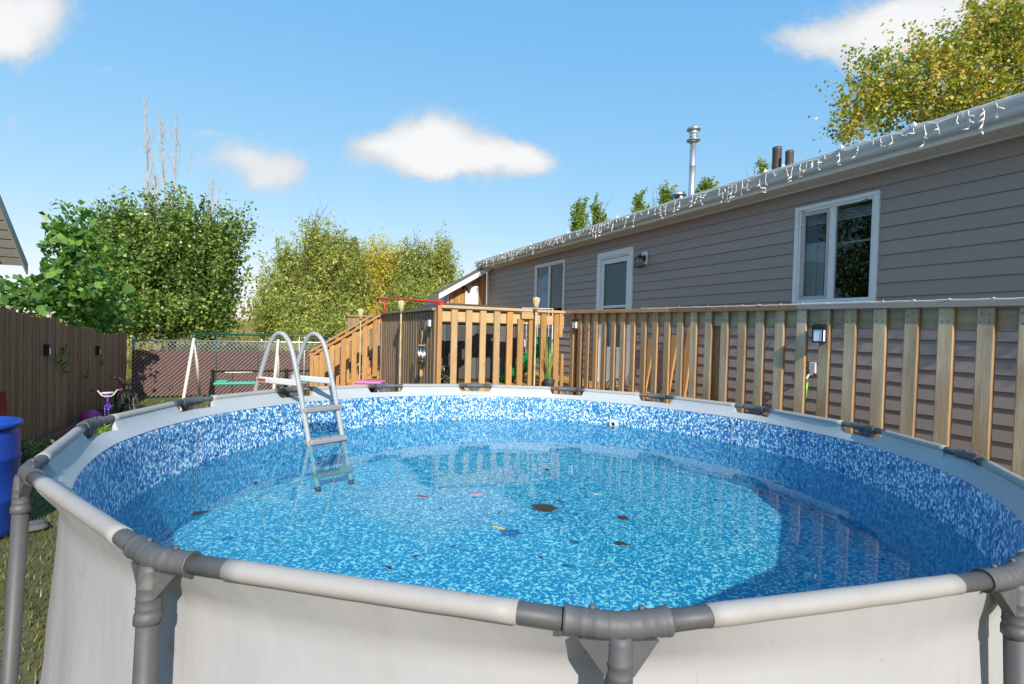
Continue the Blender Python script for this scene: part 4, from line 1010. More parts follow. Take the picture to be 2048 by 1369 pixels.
DY = 6.53
def deck():
    d = thing('deck', 'raised wooden deck with bright cedar front railing and stairs', 'deck', (2.0, DY, 0)); DZ = .80
    # floor boards
    y = DY+.06
    while y < 11.2: plank('deck_board', (2.03, y, DZ-.016), (4.96, y, DZ-.016), .135, .03, 'wood_new', d, (0, 0, -1), .003); y += .141
    y = 4.6
    while y < DY+.0: plank('deck_board', (4.09, y, DZ-.016), (4.96, y, DZ-.016), .135, .03, 'wood_new', d, (0, 0, -1), .003); y += .141
    for x in (2.06, 3.0, 4.0, 4.9): plank('joist', (x, DY+.06, DZ-.11), (x, 11.2, DZ-.11), .14, .038, 'wood_brown', d, (-1, 0, 0))
    for x in (4.12, 4.9): plank('joist', (x, 4.6, DZ-.11), (x, DY, DZ-.11), .14, .038, 'wood_brown', d, (-1, 0, 0))
    for x in (2.07, 4.9):
        for y in (7.2, 9, 11): plank('deck_post', (x, y, 0), (x, y, DZ-.19), .089, .089, 'wood_brown', d, (0, -1, 0))
    plank('deck_post', (4.13, 4.65, 0), (4.13, 4.65, DZ-.19), .089, .089, 'wood_brown', d, (0, -1, 0))
    # front railing (bright)
    def X(px, y=DY-.03):
        r = (px-1024)/1018; Z = y/(.904-.427*r); return Z*(.904*r+.427)
    g = random.Random(5)
    for px in (901.5, 930.8, 959, 987, 1013, 1034.5, 1057, 1081, 1107):
        x = X(px)+.0445; zt = 1.895 if not 1030 < px < 1040 else 1.79
        plank('baluster', (x+g.uniform(-.004, .004), DY-.03, .05), (x, DY-.03, zt), .089, .038, 'wood_new' if px > 1000 else 'wood_bright', d, (0, -1, 0), .005)
    plank('railing_post', (2.005, DY-.01, 0), (2.005, DY-.01, 1.93), .06, .089, 'wood_new', d, (0, -1, 0))
    plank('top_rail', (2.04, DY+.012, 1.79), (3.93, DY+.012, 1.79), .14, .038, 'wood_bright', d, (0, -1, 0))
    plank('bottom_rail', (2.04, DY+.012, .72), (3.93, DY+.012, .72), .14, .038, 'wood_brown', d, (0, -1, 0))
    xa, xb, xc, xd = X(880), X(1062), X(1070), X(1133)
    plank('railing_cap', (xa, DY-.005, 1.917), (xb, DY-.005, 1.917), .14, .038, 'wood_bright', d, (0, 0, -1))
    plank('railing_cap', (xb+.003, DY-.005, 1.915), (3.91, DY-.005, 1.915), .14, .038, 'wood_bright', d, (0, 0, -1))
    plank('cap_block', (X(1040), DY-.058, 1.842), (X(1064), DY-.058, 1.842), .10, .03, 'wood_bright', d, (0, -1, 0))
    plank('railing_post', (X(1119), DY-.06, 1.55), (X(1119), DY-.06, 1.89), .06, .03, 'wood_new', d, (0, -1, 0))
    plank('railing_post', (X(1123), DY-.06, .05), (X(1123), DY-.06, 1.30), .05, .03, 'wood_new', d, (0, -1, 0))
    # side screen: dark weathered boards on both sides of a rail
    y = DY+.07; k = 0
    while y < 10.1:
        plank('screen_board', (1.985-.02*(k % 2 == 0)+.022*(k % 2), y, .06), (1.985-.02*(k % 2 == 0)+.022*(k % 2), y, 1.855+.003*math.sin(k)), .10, .02, 'wood_dark', d, (-1, 0, 0), .003); y += .078; k += 1
    plank('screen_cap', (1.985, DY+.05, 1.885), (1.985, 10.12, 1.885), .12, .036, 'wood_dark', d, (0, 0, -1))
    plank('railing_post', (1.985, 10.17, 0), (1.985, 10.17, 1.90), .089, .089, 'wood_dark', d, (0, -1, 0))
    # back screen
    x = 1.5
    while x < 2.3: plank('screen_board', (x, 11.3, .06), (x, 11.3, 1.83), .09, .02, 'wood_dark', d, (0, -1, 0), .003); x += .1
    plank('screen_cap', (1.45, 11.3, 1.85), (2.3, 11.3, 1.85), .10, .036, 'wood_dark', d, (0, 0, -1))
    # stairs falling away to the left
    top = Vector((1.94, 10.17, 1.875)); bot = Vector((.72, 10.17, 1.09)); u = bot-top
    for yy, nm in ((10.17, 'stair_rail'), (11.16, 'stair_rail')):
        a = Vector((top.x, yy, top.z)); b = Vector((bot.x, yy, bot.z))
        plank(nm, a, b, .14, .038, 'wood_new', d, (-.54, 0, -.84), .004)
        off = Vector((.04, .03, -.075)); plank(nm, a+Vector((0, .03, -.10)), b+Vector((0, .03, -.10)), .12, .034, 'wood_new', d, (0, -1, 0))
        for px in (912, 841, 767, 694, 614, 548):
            xx = 480+px/3.423; r = (xx-1024)/1018; Z = 10.13/(.904-.427*r); x = Z*(.904*r+.427)+.045
            f = (x-top.x)/(bot.x-top.x); zt = top.z+(bot.z-top.z)*f - .03
            plank('baluster', (x, yy-.03, max(.02, .72-1.0*f*.72)), (x, yy-.03, zt), .094, .036, 'wood_new', d, (0, -1, 0))
    plank('stair_post', (.76, 10.17, 0), (.76, 10.17, 1.07), .089, .089, 'wood_new', d, (0, -1, 0))
    plank('stair_post', (.76, 11.16, 0), (.76, 11.16, 1.07), .089, .089, 'wood_new', d, (0, -1, 0))
    for k in range(4): plank('tread', (1.82-.29*k, 10.2, .62-.18*k), (1.82-.29*k, 11.1, .62-.18*k), .27, .038, 'wood_new', d, (0, 0, -1))
    for yy in (10.24, 11.08): plank('stringer', (1.98, yy, .68), (.76, yy, -.02), .2, .038, 'wood_new', d, (0, -1, 0))
    return X
XD = deck()

def solar_light(name, label, loc, rz, s=1.0, group='solar lights'):
    """body facing local -y"""
    t = thing(name, label, 'solar light', loc, rz, group)
    b = B(); b.bbox(-.042*s, .042*s, -.008, .002, -.075*s, .075*s, .003); b.prism([(-.055, .03), (-.055, .062), (-.008, .075), (-.008, .03)], 'x', -.046*s, .046*s)
    b.box(-.046, -.038, -.052, -.008, -.07, .03); b.box(.038, .046, -.052, -.008, -.07, .03) if s > 5 else None
    b.box(-.044, .044, -.053, -.008, -.075, -.066); b.box(-.044, -.037, -.054, -.046, -.066, .03); b.box(.037, .044, -.054, -.046, -.066, .03)
    b.build('housing', 'black', t)
    B().bbox(-.036, .036, -.05, -.009, -.065, .028, .003).build('lens', 'lens', t)
    return t
_p = on_x(1641, 667, 3.94); solar_light('solar_light', 'black and white solar light on a near weathered picket', (3.94, _p.y-.01, _p.z), -math.pi/2)
_p = on_x(1153, 648, 3.94); solar_light('solar_light', 'solar light on the second picket from the deck corner', (3.94, _p.y, _p.z), -math.pi/2)
_p = on_y(867, 644, DY+.12); solar_light('solar_light', 'solar light on the dark screen next to the cedar corner post', (1.945, DY+.16, _p.z), -math.pi/2)

def left_fence():
    f = thing('board_fence', 'tall dark brown board fence with uneven tops along the left side', 'fence', (-2.7, 8, 0)); g = random.Random(21)
    tops = [(0, 612), (30, 620), (60, 630), (110, 637), (125, 648), (161, 655), (190, 658), (194, 667), (240, 668)]
    y = 12.86; xw = -2.70
    def ztop(y):
        X, Z = _c*xw-_s*y, _s*xw+_c*y
        px = 1024+1018*X/Z
        if px <= 0: py = 612-(-px)*.21
        else:
            for (a, b), (c, d) in zip(tops, tops[1:]):
                if a <= px <= c: py = b+(d-b)*(px-a)/(c-a); break
            else: py = 668
        hz = 662.2+.0259*(px-1024)
        return min(1.85, EYE-(py-hz)*Z/1018)
    while y > -1:
        w = g.choice((.07, .085, .09, .10, .12)); zt = ztop(y) + g.uniform(-.02, .015); x = xw + g.uniform(-.006, .006)
        plank('board', (x+g.uniform(-.004, .004), y-w/2, .02), (x, y-w/2+g.uniform(-.008, .008), round(zt, 2)), round(w-.006, 3), .018, 'wood_fence', f, (1, 0, 0), .003)
        y -= w+.002
    for z in (.4, 1.1): plank('rail', (xw-.035, -1, z), (xw-.035, 12.85, z), .089, .038, 'wood_fence', f, (1, 0, 0))
    for yy in (1, 3.4, 5.8, 8.2, 10.6, 12.8): plank('post', (xw-.1, yy, 0), (xw-.1, yy, 1.3), .089, .089, 'wood_fence', f, (1, 0, 0))
    p = on_x(90, 700, -2.69); solar_light('solar_light', 'solar light on the brown board fence, nearer of the two', (-2.687, p.y, p.z), math.pi/2)
    p = on_x(193, 701, -2.69); solar_light('solar_light', 'solar light on the brown board fence near its far corner', (-2.687, p.y, p.z), math.pi/2)
    # vine sprigs growing through the gaps
    for i, (px, py, s, lab) in enumerate(((129, 701, .11, 'small green sprig growing through the fence right of the nearer solar light'), (128, 737, .10, 'green leaf sprig low on the fence under the first sprig'), (172, 750, .12, 'sprig on the fence below the yellow stem'), (203, 722, .10, 'yellow-green tendril hanging under the far solar light'), (117, 725, .12, 'thin green shoot climbing a fence gap'))):
        p = on_x(px, py, -2.66); gg = np.random.default_rng(40+i); n = 14
        P = np.stack([gg.uniform(-.01, .03, n), gg.normal(0, s*.35, n), gg.normal(0, s*.45, n)], 1)
        o = thing('vine_sprig', lab, 'vine', p); link('foliage', leaf_mesh('foliage', P, .05, .7, 'leaf_bush', .3, .3, 50+i), parent=o)
        B().tube([(-.02, 0, -s*1.2), (.0, .01, -s*.3), (.005, -.01, s*.8)], .003, 4).build('stem', 'lime', o)
    # landscape timber at the foot
    plank('landscape_timber', (-2.52, 6.2, .06), (-2.60, 10.4, .06), .09, .09, 'wood_red', None, (1, 0, 0)); o = bpy.context.scene.objects['landscape_timber']
    tag(o, 'reddish timber edging lying at the foot of the board fence', 'timber edging')
left_fence()

def chain_link():
    y0 = 12.92; x0, x1 = -2.62, 4.6; ztop = 1.22
    f = thing('chain_link_fence', 'galvanised chain-link fence with maroon privacy slats along the back', 'fence', ((x0+x1)/2, y0, 0)); cx = (x0+x1)/2
    B().tube([(x0-cx, 0, ztop), (x1-cx, 0, ztop)], .019, 8).build('top_rail', 'galv', f)
    for x in (-2.6, -.2, 2.2, 4.6): B().lathe([(.027, 0), (.027, ztop+.02), (.03, ztop+.03), (.02, ztop+.06), (.004, ztop+.07)], 10, (x-cx, .05, 0)).build('post', 'galv', f)
    # woven wire: two families of slanted wires, zig-zag, flattened
    b = B(); p = .085; H = ztop-.02
    V = []; F = []
    def strip(xa, za, xb, zb, yy, w=.0062):
        d = Vector((xb-xa, 0, zb-za)); n = Vector((-d.z, 0, d.x)).normalized()*w/2*1.0; k = len(V)
        for (x, z) in ((xa, za), (xb, zb)):
            V.extend([(x+n.x, yy, z+n.z), (x-n.x, yy, z-n.z), (x, yy-.004, z)])
        F.extend([(k, k+3, k+5, k+2), (k+2, k+5, k+4, k+1), (k+1, k+4, k+3, k)])
    for sgn in (1, -1):
        s = x0-H if sgn > 0 else x0
        while s < x1+H:
            xa, xb = s, s+sgn*H; za, zb = .03, H+.03
            if sgn > 0:
                if xa < x0: za += (x0-xa); xa = x0
                if xb > x1: zb -= xb-x1; xb = x1
            else:
                if xa > x1: za += xa-x1; xa = x1
                if xb < x0: zb -= x0-xb; xb = x0
            if zb-za > .05: strip(xa-cx, za, xb-cx, zb, -.012 if sgn > 0 else .008)
            s += p
    tag(b.add(V, F).build('woven_wire', 'wire', f), kind='stuff')
    sl = B(); x = x0+.03; g = random.Random(8)
    while x < x1-.03:
        sl.box(x-.026-cx, x+.026-cx, -.004, .0, .05, 1.02+g.uniform(-.008, .008)); x += .0555
    tag(sl.build('privacy_slat', 'slat_maroon', f), kind='stuff')
chain_link()

# ================================================================== YARD THINGS
def swing_set():
    y = 11.57; zb = 1.405; n0, n1 = -1.40, 1.09; s = thing('swing_set', 'child swing set with dark green top bar and cream legs by the back fence', 'swing set', (n0, y, 0))
    B().tube([(0, 0, zb), (n1-n0-.05, 0, zb-.005), (n1-n0, 0, zb-.02), (n1-n0+.05, 0, zb-.12)], .018, 10).build('top_bar', 'dark_green', s)
    for x in (.05, 1.53):
        for d in (-1, 1):
            B().tube([(x, d*.05, zb-.06), (x+(-.10 if d < 0 else .02), d*.78, .02)], .028, 10).build('leg', 'cream_paint', s)
        B().tube([(x, -.07, zb-.09), (x, -.03, zb-.01), (x, .03, zb-.01), (x, .07, zb-.09)], .033, 8).build('bracket', 'dark_green', s)
    B().tube([(n1-n0+.04, .06, zb-.05), (n1-n0+.04, .5, .02)], .025, 8).build('leg', 'cream_paint', s); B().tube([(n1-n0+.04, -.06, zb-.05), (n1-n0+.04, -.5, .02)], .025, 8).build('leg', 'cream_paint', s)
    B().tube([(.55, .28, .62), (1.05, .28, .62)], .012, 6).build('brace', 'cream_paint', s)
    for x in (.42, 1.16): B().tube([(x, 0, zb), (x, 0, .46)], .008, 6).build('hanger', 'dark_green', s)
    g = B(); g.bbox(.38, 1.20, -.12, .12, .40, .455, .02); g.bbox(.42, .62, -.10, .10, .455, .49, .015); g.build('glider_seat', 'teal_plastic', s)
    for x in (1.93, 2.03): B().tube([(x, 0, zb), (x, 0, .42)], .009, 6).build('rope', 'cream_paint', s)
    B().bbox(1.86, 2.10, -.07, .07, .395, .425, .01).build('swing_seat', 'teal_plastic', s)
swing_set()

def bike(name, label, loc, rz, fm, bar, r, rim, s=1.0, extra=None):
    """faces local -y"""
    t = thing(name, label, 'bicycle', loc, rz, 'children\'s bikes at the board fence'); t.scale = (s, s, s)
    for yy in (-.40, .42):
        w = B(); n = 22; w.tube([(0, yy+r*math.cos(2*math.pi*k/n), r+r*math.sin(2*math.pi*k/n)) for k in range(n+1)], .022, 7, cap=False); wo = w.build('wheel', 'rubber', t)
        sp = B()
        for k in range(10): a = 2*math.pi*k/10; sp.tube([(0, yy, r), (0, yy+r*.95*math.cos(a), r+r*.95*math.sin(a))], .003, 4)
        sp.tube([(-.04, yy, r), (.04, yy, r)], .016, 8); sp.build('spoke', rim, wo)
    f = B(); hd = Vector((0, -.24, .50)); st = Vector((0, .17, .52)); bbk = Vector((0, .05, .22)); re = Vector((0, .42, r))
    f.tube([hd+Vector((0, -.02, -.06)), bbk], .02, 8); f.tube([hd, st+Vector((0, 0, -.06))], .018, 8); f.tube([bbk, st], .018, 8)
    for sx in (-.035, .035): f.tube([bbk+Vector((sx*.4, 0, 0)), re+Vector((sx, 0, 0))], .011, 6); f.tube([st+Vector((sx*.3, 0, -.05)), re+Vector((sx, 0, 0))], .010, 6)
    f.build('frame', fm, t)
    k = B()
    for sx in (-.05, .05): k.tube([(0, -.25, .46), (sx, -.28, .42), (sx, -.40, r)], .013, 8)
    k.tube([(-.05, -.28, .42), (.05, -.28, .42)], .014, 8); k.tube([(0, -.25, .44), (0, -.22, .60)], .016, 8); k.build('fork', fm, t)
    h = B(); h.tube([(-.25, -.12, .74), (-.16, -.17, .73), (-.10, -.22, .64), (-.05, -.23, .61), (.05, -.23, .61), (.10, -.22, .64), (.16, -.17, .73), (.25, -.12, .74)], .0125, 8); h.tube([(-.13, -.20, .68), (.13, -.20, .68)], .009, 6); ho = h.build('handlebar', bar, t)
    for sx in (-1, 1): B().tube([(sx*.17, -.165, .73), (sx*.28, -.105, .745)], .017, 8).build('grip', extra or 'black', ho)
    sd = B(); sd.bbox(-.055, .055, .08, .30, .56, .61, .02); sd.tube([st, (0, .18, .57)], .012, 6); sd.build('saddle', extra or 'black', t)
    fd = B()
    for k2 in range(9):
        pass
    arc = [(0, -.40+(r+.03)*math.cos(a), r+(r+.03)*math.sin(a)) for a in [R(10+15*q) for q in range(9)]]
    fd.tube(arc, .03, 6, flat=.3); fd.build('mudguard', fm, t)
    pd = B(); pd.tube([(-.07, .05, .22), (.07, .05, .22)], .012, 6); pd.tube([(.07, .05, .22), (.07, -.05, .16)], .01, 6); pd.tube([(-.07, .05, .22), (-.07, .15, .28)], .01, 6); pd.bbox(.07, .15, -.08, -.02, .145, .17, .005); pd.bbox(-.15, -.07, .12, .18, .265, .29, .005); pd.build('pedals', 'rubber', t)
    return t
_b = W(-6.36, 8.0); bk = bike('kids_bike', 'purple child bike with white handlebar and pink grips, front wheel towards the pool', (_b.x, _b.y, 0), R(16), 'purple', 'white_plastic', .19, 'white_plastic', .72, 'magenta')
_bp = B(); _bp.tube([(-.10, -.215, .685), (.10, -.215, .685)], .022, 8); _bp.build('bar_pad', 'curtain', bk)
_b = W(-6.62, 8.75); bike('kids_bike', 'black bike with dark tyres leaning behind the purple one', (_b.x, _b.y, 0), R(28), 'black', 'black', .22, 'galv', .9)
_b = W(-6.33, 7.65); bb = B(); bb.lathe([(.0, 0), (.08, .02), (.135, .11), (.12, .20), (.06, .255), (.005, .27)], 18); tag(bb.build('play_ball', 'magenta', None, (_b.x, _b.y, .0)), 'magenta helmet-like ball below the purple bike', 'ball')

def pink_table():
    p = W(-2.42, 8.75); t = thing('kids_picnic_table', 'small pink plastic picnic table in front of the stairs', 'table', (p.x, p.y, 0), R(-25)); H = .70
    b = B(); b.bbox(-.23, .23, -.17, .17, H-.05, H, .02); b.bbox(-.25, .25, -.19, .19, H-.075, H-.05, .01); b.build('table_top', 'pink', t)
    for sx in (-1, 1):
        for sy in (-1, 1): l = B(); l.tube([(sx*.17, sy*.09, H-.07), (sx*.22, sy*.20, 0)], [.035, .025], 6); l.build('leg', 'pink', t)
    for sy in (-1, 1): s = B(); s.bbox(-.22, .22, sy*.34-.07, sy*.34+.07, .33, .37, .015); s.bbox(-.2, -.16, min(0, sy*.3), max(0, sy*.3), .3, .33, .005); s.bbox(.16, .2, min(0, sy*.3), max(0, sy*.3), .3, .33, .005); s.build('bench', 'pink', t)
pink_table()

def tiki(label, px, py, y=None, x=None, h0=0.0, s=1.0):
    p = on_y(px, py, y) if y else on_x(px, py, x); zt = p.z
    t = thing('tiki_torch', label, 'garden torch', (p.x, p.y, 0), 0, 'bamboo tiki torches')
    b = B(); pts = [(0, 0, h0)]; z = h0+.3
    while z < zt-.24: pts += [(0, 0, z-.012), (0, 0, z), (0, 0, z+.012)]; z += .28
    pts.append((0, 0, zt-.2)); b.tube(pts, [.013]+[.013, .016, .013]*((len(pts)-2)//3)+[.013], 8); b.build('pole', 'bamboo', t)
    hd = B(); n = 10
    for k in range(n):
        a = 2*math.pi*k/n; d = Vector((math.cos(a), math.sin(a), 0)); hd.tube([d*.014+Vector((0, 0, zt-.24)), d*.026+Vector((0, 0, zt-.16)), d*.048+Vector((0, 0, zt-.05))], .008, 4)
    hd.lathe([(.022, zt-.2), (.04, zt-.09), (.05, zt-.045), (.047, zt-.04)], 12, close=False); hd.build('basket', 'bamboo', t)
    c = B(); c.lathe([(.034, zt-.08), (.040, zt-.05), (.012, zt-.045), (.011, zt-.03), (.003, zt-.028)], 12); c.build('canister', 'bamboo', t)
    return t
tiki('bamboo torch standing before the dark deck screen', 803, 597, x=1.84)
tiki('yellow bamboo torch at the cedar front railing', 1073, 590, y=DY-.13)
tiki('distant bamboo torch left of the stairs beyond the deck', 722, 614, x=1.42)

def wind_chime():
    hx, hy = 1.80, 6.72
    t = thing('shepherd_hook', 'thin black shepherd hook stake before the dark screen', 'garden hook', (hx, hy, 0))
    B().tube([(0, .09, 0), (.0, .05, .7), (0, 0, 1.1), (0, 0, 1.62), (0, -.03, 1.70), (0, -.08, 1.72), (0, -.12, 1.68), (0, -.125, 1.62), (0, -.11, 1.59)], .006, 6).build('stake', 'black', t)
    B().tube([(0, -.14, 0), (0, -.06, .8), (0, 0, 1.12)], .005, 6).build('leg', 'black', t); B().tube([(0.1, .0, 0), (0, 0, 1.0)], .005, 6).build('leg', 'black', t)
    c = thing('wind_chime', 'wind chime of silver tubes with a wooden sail on the black hook', 'wind chime', (hx, hy-.12, 1.58)); g = random.Random(3)
    B().tube([(0, 0, 0.01), (.006, 0, -.06), (-.004, .0, -.12), (0, 0, -.18)], .004, 5).build('cord', 'bamboo', c)
    B().lathe([(.055, -.19), (.058, -.185), (.055, -.175)], 16).build('top_disc', 'wood_new', c)
    for k in range(6):
        a = k*math.pi/3; x, y = .042*math.cos(a), .042*math.sin(a); L = .26+.05*math.sin(k*1.3)
        B().lathe([(.0095, -.21-L), (.0095, -.21)], 8, (x, y, 0)).build('tube', 'chrome', c)
    B().lathe([(.03, -.40), (.03, -.385)], 12).build('striker', 'wood_new', c); B().tube([(0, 0, -.19), (0, 0, -.52)], .002, 4).build('string', 'black', c)
    B().lathe([(.003, -.62), (.026, -.58), (.02, -.52), (.003, -.50)], 10, mtx=Matrix.Scale(.3, 4, (0, 1, 0))).build('sail', 'wood_new', c)
wind_chime()

def deck_things():
    DZ = .80
    # red tubular stand
    a = on_y(752, 597, 9.6); b = on_y(886, 605, 7.4)
    t = thing('red_stand', 'red tubular hammock stand rising above the deck screen', 'frame', (2.1, 8.5, DZ)); o = Vector((2.1, 8.5, DZ))
    A = Vector((2.12, on_x(756, 597, 2.12).y, on_x(756, 597, 2.12).z)); Bp = Vector((2.12, on_x(880, 604, 2.12).y, on_x(880, 604, 2.12).z))
    B().tube([A-o+Vector((0, .03, -.07)), A-o+Vector((0, .0, -.015)), A-o+Vector((0, -.06, 0)), Bp-o], .017, 8).build('top_bar', 'red', t)
    for d in (0, .14):
        B().tube([A-o+Vector((d, .02, -.03)), A-o+Vector((d*1.2, .06, -.3)), A-o+Vector((d*1.6, .08, -(A.z-DZ)))], .014, 8).build('leg', 'red', t)
    B().tube([A-o+Vector((.0, 0, -.03)), A-o+Vector((.07, .0, -.05)), A-o+Vector((.14, .02, -.03))], .013, 8).build('cross_bar', 'red', t)
    for d in (0,): B().tube([Bp-o+Vector((0, 0, 0)), Bp-o+Vector((d, .05, -(Bp.z-DZ)))], .014, 8).build('leg', 'red', t)
    k = B(); k.bbox(-.03, .05, -.05, .07, -.09, .015, .012, Matrix.Translation(Bp-o)); k.build('bracket', 'red', t)
    # covered hot tub
    h = thing('hot_tub', 'grey hot tub under a dark padded cover on the deck', 'hot tub', (2.95, 8.1, DZ))
    s = B(); s.bbox(-.72, .72, -.72, .72, 0, .92, .06); s.build('shell', 'tarp_grey', h)
    for k in range(9):
        x = -.66+k*.165; p = B(); p.bbox(x-.07, x+.07, -.735, -.715, .06, .88, .006); p.build('panel', 'cover_grey' if k % 3 else 'tarp_grey', h)
    c = B(); c.bbox(-.76, .76, -.76, .76, .90, 1.06, .05); c.bbox(-.70, .55, -.70, .70, 1.055, 1.22, .07); c.build('cover', 'cover_grey', h)
    st = B(); st.tube([(-.74, -.765, 1.05), (.5, -.765, 1.06), (.66, -.765, 1.0), (.76, -.765, .92)], .012, 6); st.build('cover_seam', 'pipe_brown', h)
    plank('leaning_board', (2.12, 7.12, .98), (3.05, 7.2, 1.62), .20, .03, 'pipe_brown', None, (0, -1, 0)); o = SC.objects['leaning_board']; tag(o, 'dark brown board leaning diagonally behind the cedar railing', 'board')
    # small spoked wheel
    p = on_y(890, 757, 6.95); w = thing('loose_wheel', 'small spoked wheel standing behind the railing corner post', 'wheel', (p.x, p.y, DZ+.15), R(30))
    n = 24; bb = B(); bb.tube([(.14*math.cos(2*math.pi*k/n), 0, .14*math.sin(2*math.pi*k/n)) for k in range(n+1)], .016, 8, cap=False); bb.build('tyre', 'stone', w)
    bb = B()
    for k in range(7): bb.tube([(0, 0, 0), (.135*math.cos(k*.9), 0, .135*math.sin(k*.9))], .006, 4)
    bb.tube([(0, -.03, 0), (0, .03, 0)], .02, 8); bb.build('spoke', 'galv', w)
    # green garden slide
    p = on_y(1048, 770, 7.15); g = thing('green_slide', 'green moulded plastic toddler slide behind the railing', 'toy slide', (p.x, 7.15, DZ), R(-60))
    bb = B(); prof = [(-.42, .02), (-.25, .06), (-.05, .2), (.12, .40), (.25, .53), (.34, .56)]
    for (x0, z0), (x1, z1) in zip(prof, prof[1:]):
        bb.add([(x0, -.14, z0), (x1, -.14, z1), (x1, .14, z1), (x0, .14, z0)], [(0, 1, 2, 3)], True)
        for s in (-.14, .14): bb.add([(x0, s-.02, z0-.03), (x1, s-.02, z1-.03), (x1, s-.02, z1+.08), (x0, s-.02, z0+.08), (x0, s+.02, z0-.03), (x1, s+.02, z1-.03), (x1, s+.02, z1+.08), (x0, s+.02, z0+.08)], [(0, 1, 2, 3), (7, 6, 5, 4), (3, 2, 6, 7), (0, 4, 5, 1)])
    bb.build('chute', 'green_plastic', g)
    bb = B()
    for s in (-.13, .13): bb.tube([(.34, s, .74), (.38, s, .4), (.50, s, 0)], .035, 8)
    for z, x in ((.15, .46), (.32, .41), (.48, .37)): bb.tube([(x, -.13, z), (x, .13, z)], .025, 8)
    bb.build('ladder', 'green_plastic', g)
    # reed bundle in a dark pot stood on the ground before the railing
    p = on_y(1098, 770, DY-.16); t = thing('reed_planter', 'tall dark planter with upright yellow-green reeds before the railing', 'planter', (p.x, DY-.16, 0)); r = random.Random(6)
    B().lathe([(.06, 0), (.065, .02), (.05, .5), (.075, .86), (.085, .93), (.078, .935), (.07, .88), (.01, .87)], 16, close=False).build('pot', 'pot', t)
    bb = B()
    for k in range(34):
        a = r.uniform(0, 6.28); q = Vector((math.cos(a), math.sin(a)*.5, 0)); hgt = r.uniform(.35, .75); bb.tube([q*.02+Vector((0, 0, .87)), q*.035+Vector((0, 0, .87+hgt*.5)), q*r.uniform(.03, .13)+Vector((0, 0, .87+hgt))], [.005, .004, .0015], 4)
    tag(bb.build('reed', 'reed', t), kind='stuff')
    # wire dome fire screen on the walkway
    p = on_x(1231, 778, 4.45); t = thing('wire_dome', 'black wire mesh dome of a fire pit behind the pickets', 'fire screen', (4.45, p.y, DZ)); H = .16; rr = .17
    bb = B()
    for k in range(10):
        a = math.pi*k/10; bb.tube([(rr*math.cos(a)*math.cos(q), rr*math.sin(a)*math.cos(q), H*math.sin(q)+.02) for q in [R(18*j) for j in range(11)]], .003, 4)
    for z in (.1, .35, .6, .85): q = math.asin(z); bb.tube([(rr*math.cos(q)*math.cos(2*math.pi*j/20), rr*math.cos(q)*math.sin(2*math.pi*j/20), H*z+.02) for j in range(21)], .003, 4, cap=False)
    bb.build('mesh', 'black', t); B().lathe([(.19, 0), (.19, .02), (.17, .025)], 20).build('base', 'black', t)
    # planks leaning on the house behind the pickets
    for i, (px, zt, lab) in enumerate(((1297, 1.55, 'short cedar plank leaning on the siding, leftmost of three behind the pickets'), (1343, 1.52, 'cedar plank leaning on the siding, middle of three behind the pickets'), (1375, 1.63, 'tallest cedar plank leaning on the siding behind the pickets'))):
        q = on_x(px, 720, 4.9); plank('leaning_plank', (4.82, q.y, .80), (4.95, q.y-.01, zt+.1*(i > 0)), .12, .03, 'wood_new', None, (-1, 0, 0)); tag(SC.objects['leaning_plank' if i == 0 else 'leaning_plank.%03d' % i], lab, 'plank', 'planks leaning on the house wall')
    # tap with lime hose
    q = on_x(1626, 745, HX-.02); t = thing('garden_tap', 'white and brass garden tap on the siding', 'tap', (HX-.02, q.y, q.z))
    B().bbox(-.02, .004, -.035, .035, -.01, .10, .006).build('plate', 'white_plastic', t)
    bb = B(); bb.tube([(-.01, 0, -.02), (-.07, 0, -.025), (-.10, 0, -.06), (-.10, 0, -.10)], .014, 8); bb.build('spout', 'galv', t)
    bb = B(); n = 14; bb.tube([(-.075, .035*math.cos(2*math.pi*k/n)+.03, .02+.035*math.sin(2*math.pi*k/n)) for k in range(n+1)], .006, 6, cap=False); bb.tube([(-.07, 0, -.02), (-.075, .03, .02)], .006, 6); bb.build('handle', 'black', t)
    hz = thing('garden_hose', 'lime green garden hose hanging from the wall tap', 'hose', (HX-.12, q.y, q.z-.1))
    B().tube([(0, .0, 0), (-.0, .01, -.10), (-.01, .035, -.30), (-.03, .06, -.6), (-.06, .08, -.66-.2), (-.12, .4, -(q.z-.1)+.022), (-.1, 1.0, -(q.z-.1)+.022)], .021, 8).build('hose_pipe', 'lime', hz)
    # white patio chair seen above the railing
    p = on_y(1085, 612, 7.5); t = thing('patio_chair', 'white metal patio chair with slatted back on the deck', 'chair', (p.x, 7.6, DZ), R(-20)); w = .26
    bb = B(); bb.tube([(-w, .2, 0), (-w, .16, .45), (-w, .2, 1.22), (w, .2, 1.22), (w, .16, .45), (w, .2, 0)], .012, 8); bb.build('back_frame', 'white_plastic', t)
    for k in range(7): x = -w+.065+k*.065; B().tube([(x, .16, .47), (x, .2, 1.22)], .006, 6).build('back_slat', 'white_plastic', t)
    for s in (-w, w): B().tube([(s, -.22, 0), (s, -.2, .66), (s, .17, .68)], .012, 8).build('leg', 'white_plastic', t)
    B().bbox(-w, w, -.2, .17, .43, .455, .008).build('seat', 'white_plastic', t)
    p = on_y(1110, 612, 8.6); t = thing('red_planter', 'red pot with a black tray on a stand by the far window', 'planter', (p.x, 8.6, DZ))
    B().lathe([(.09, .95), (.12, 1.2), (.13, 1.25), (.12, 1.25)], 14).build('pot', 'red', t); B().lathe([(.2, 1.255), (.21, 1.27), (.2, 1.28)], 14).build('tray', 'black', t); B().lathe([(.12, 0), (.03, .04), (.03, .9), (.1, .95)], 12).build('stand', 'black', t)
    # red pennant hanging at window corner over the torch
deck_things()

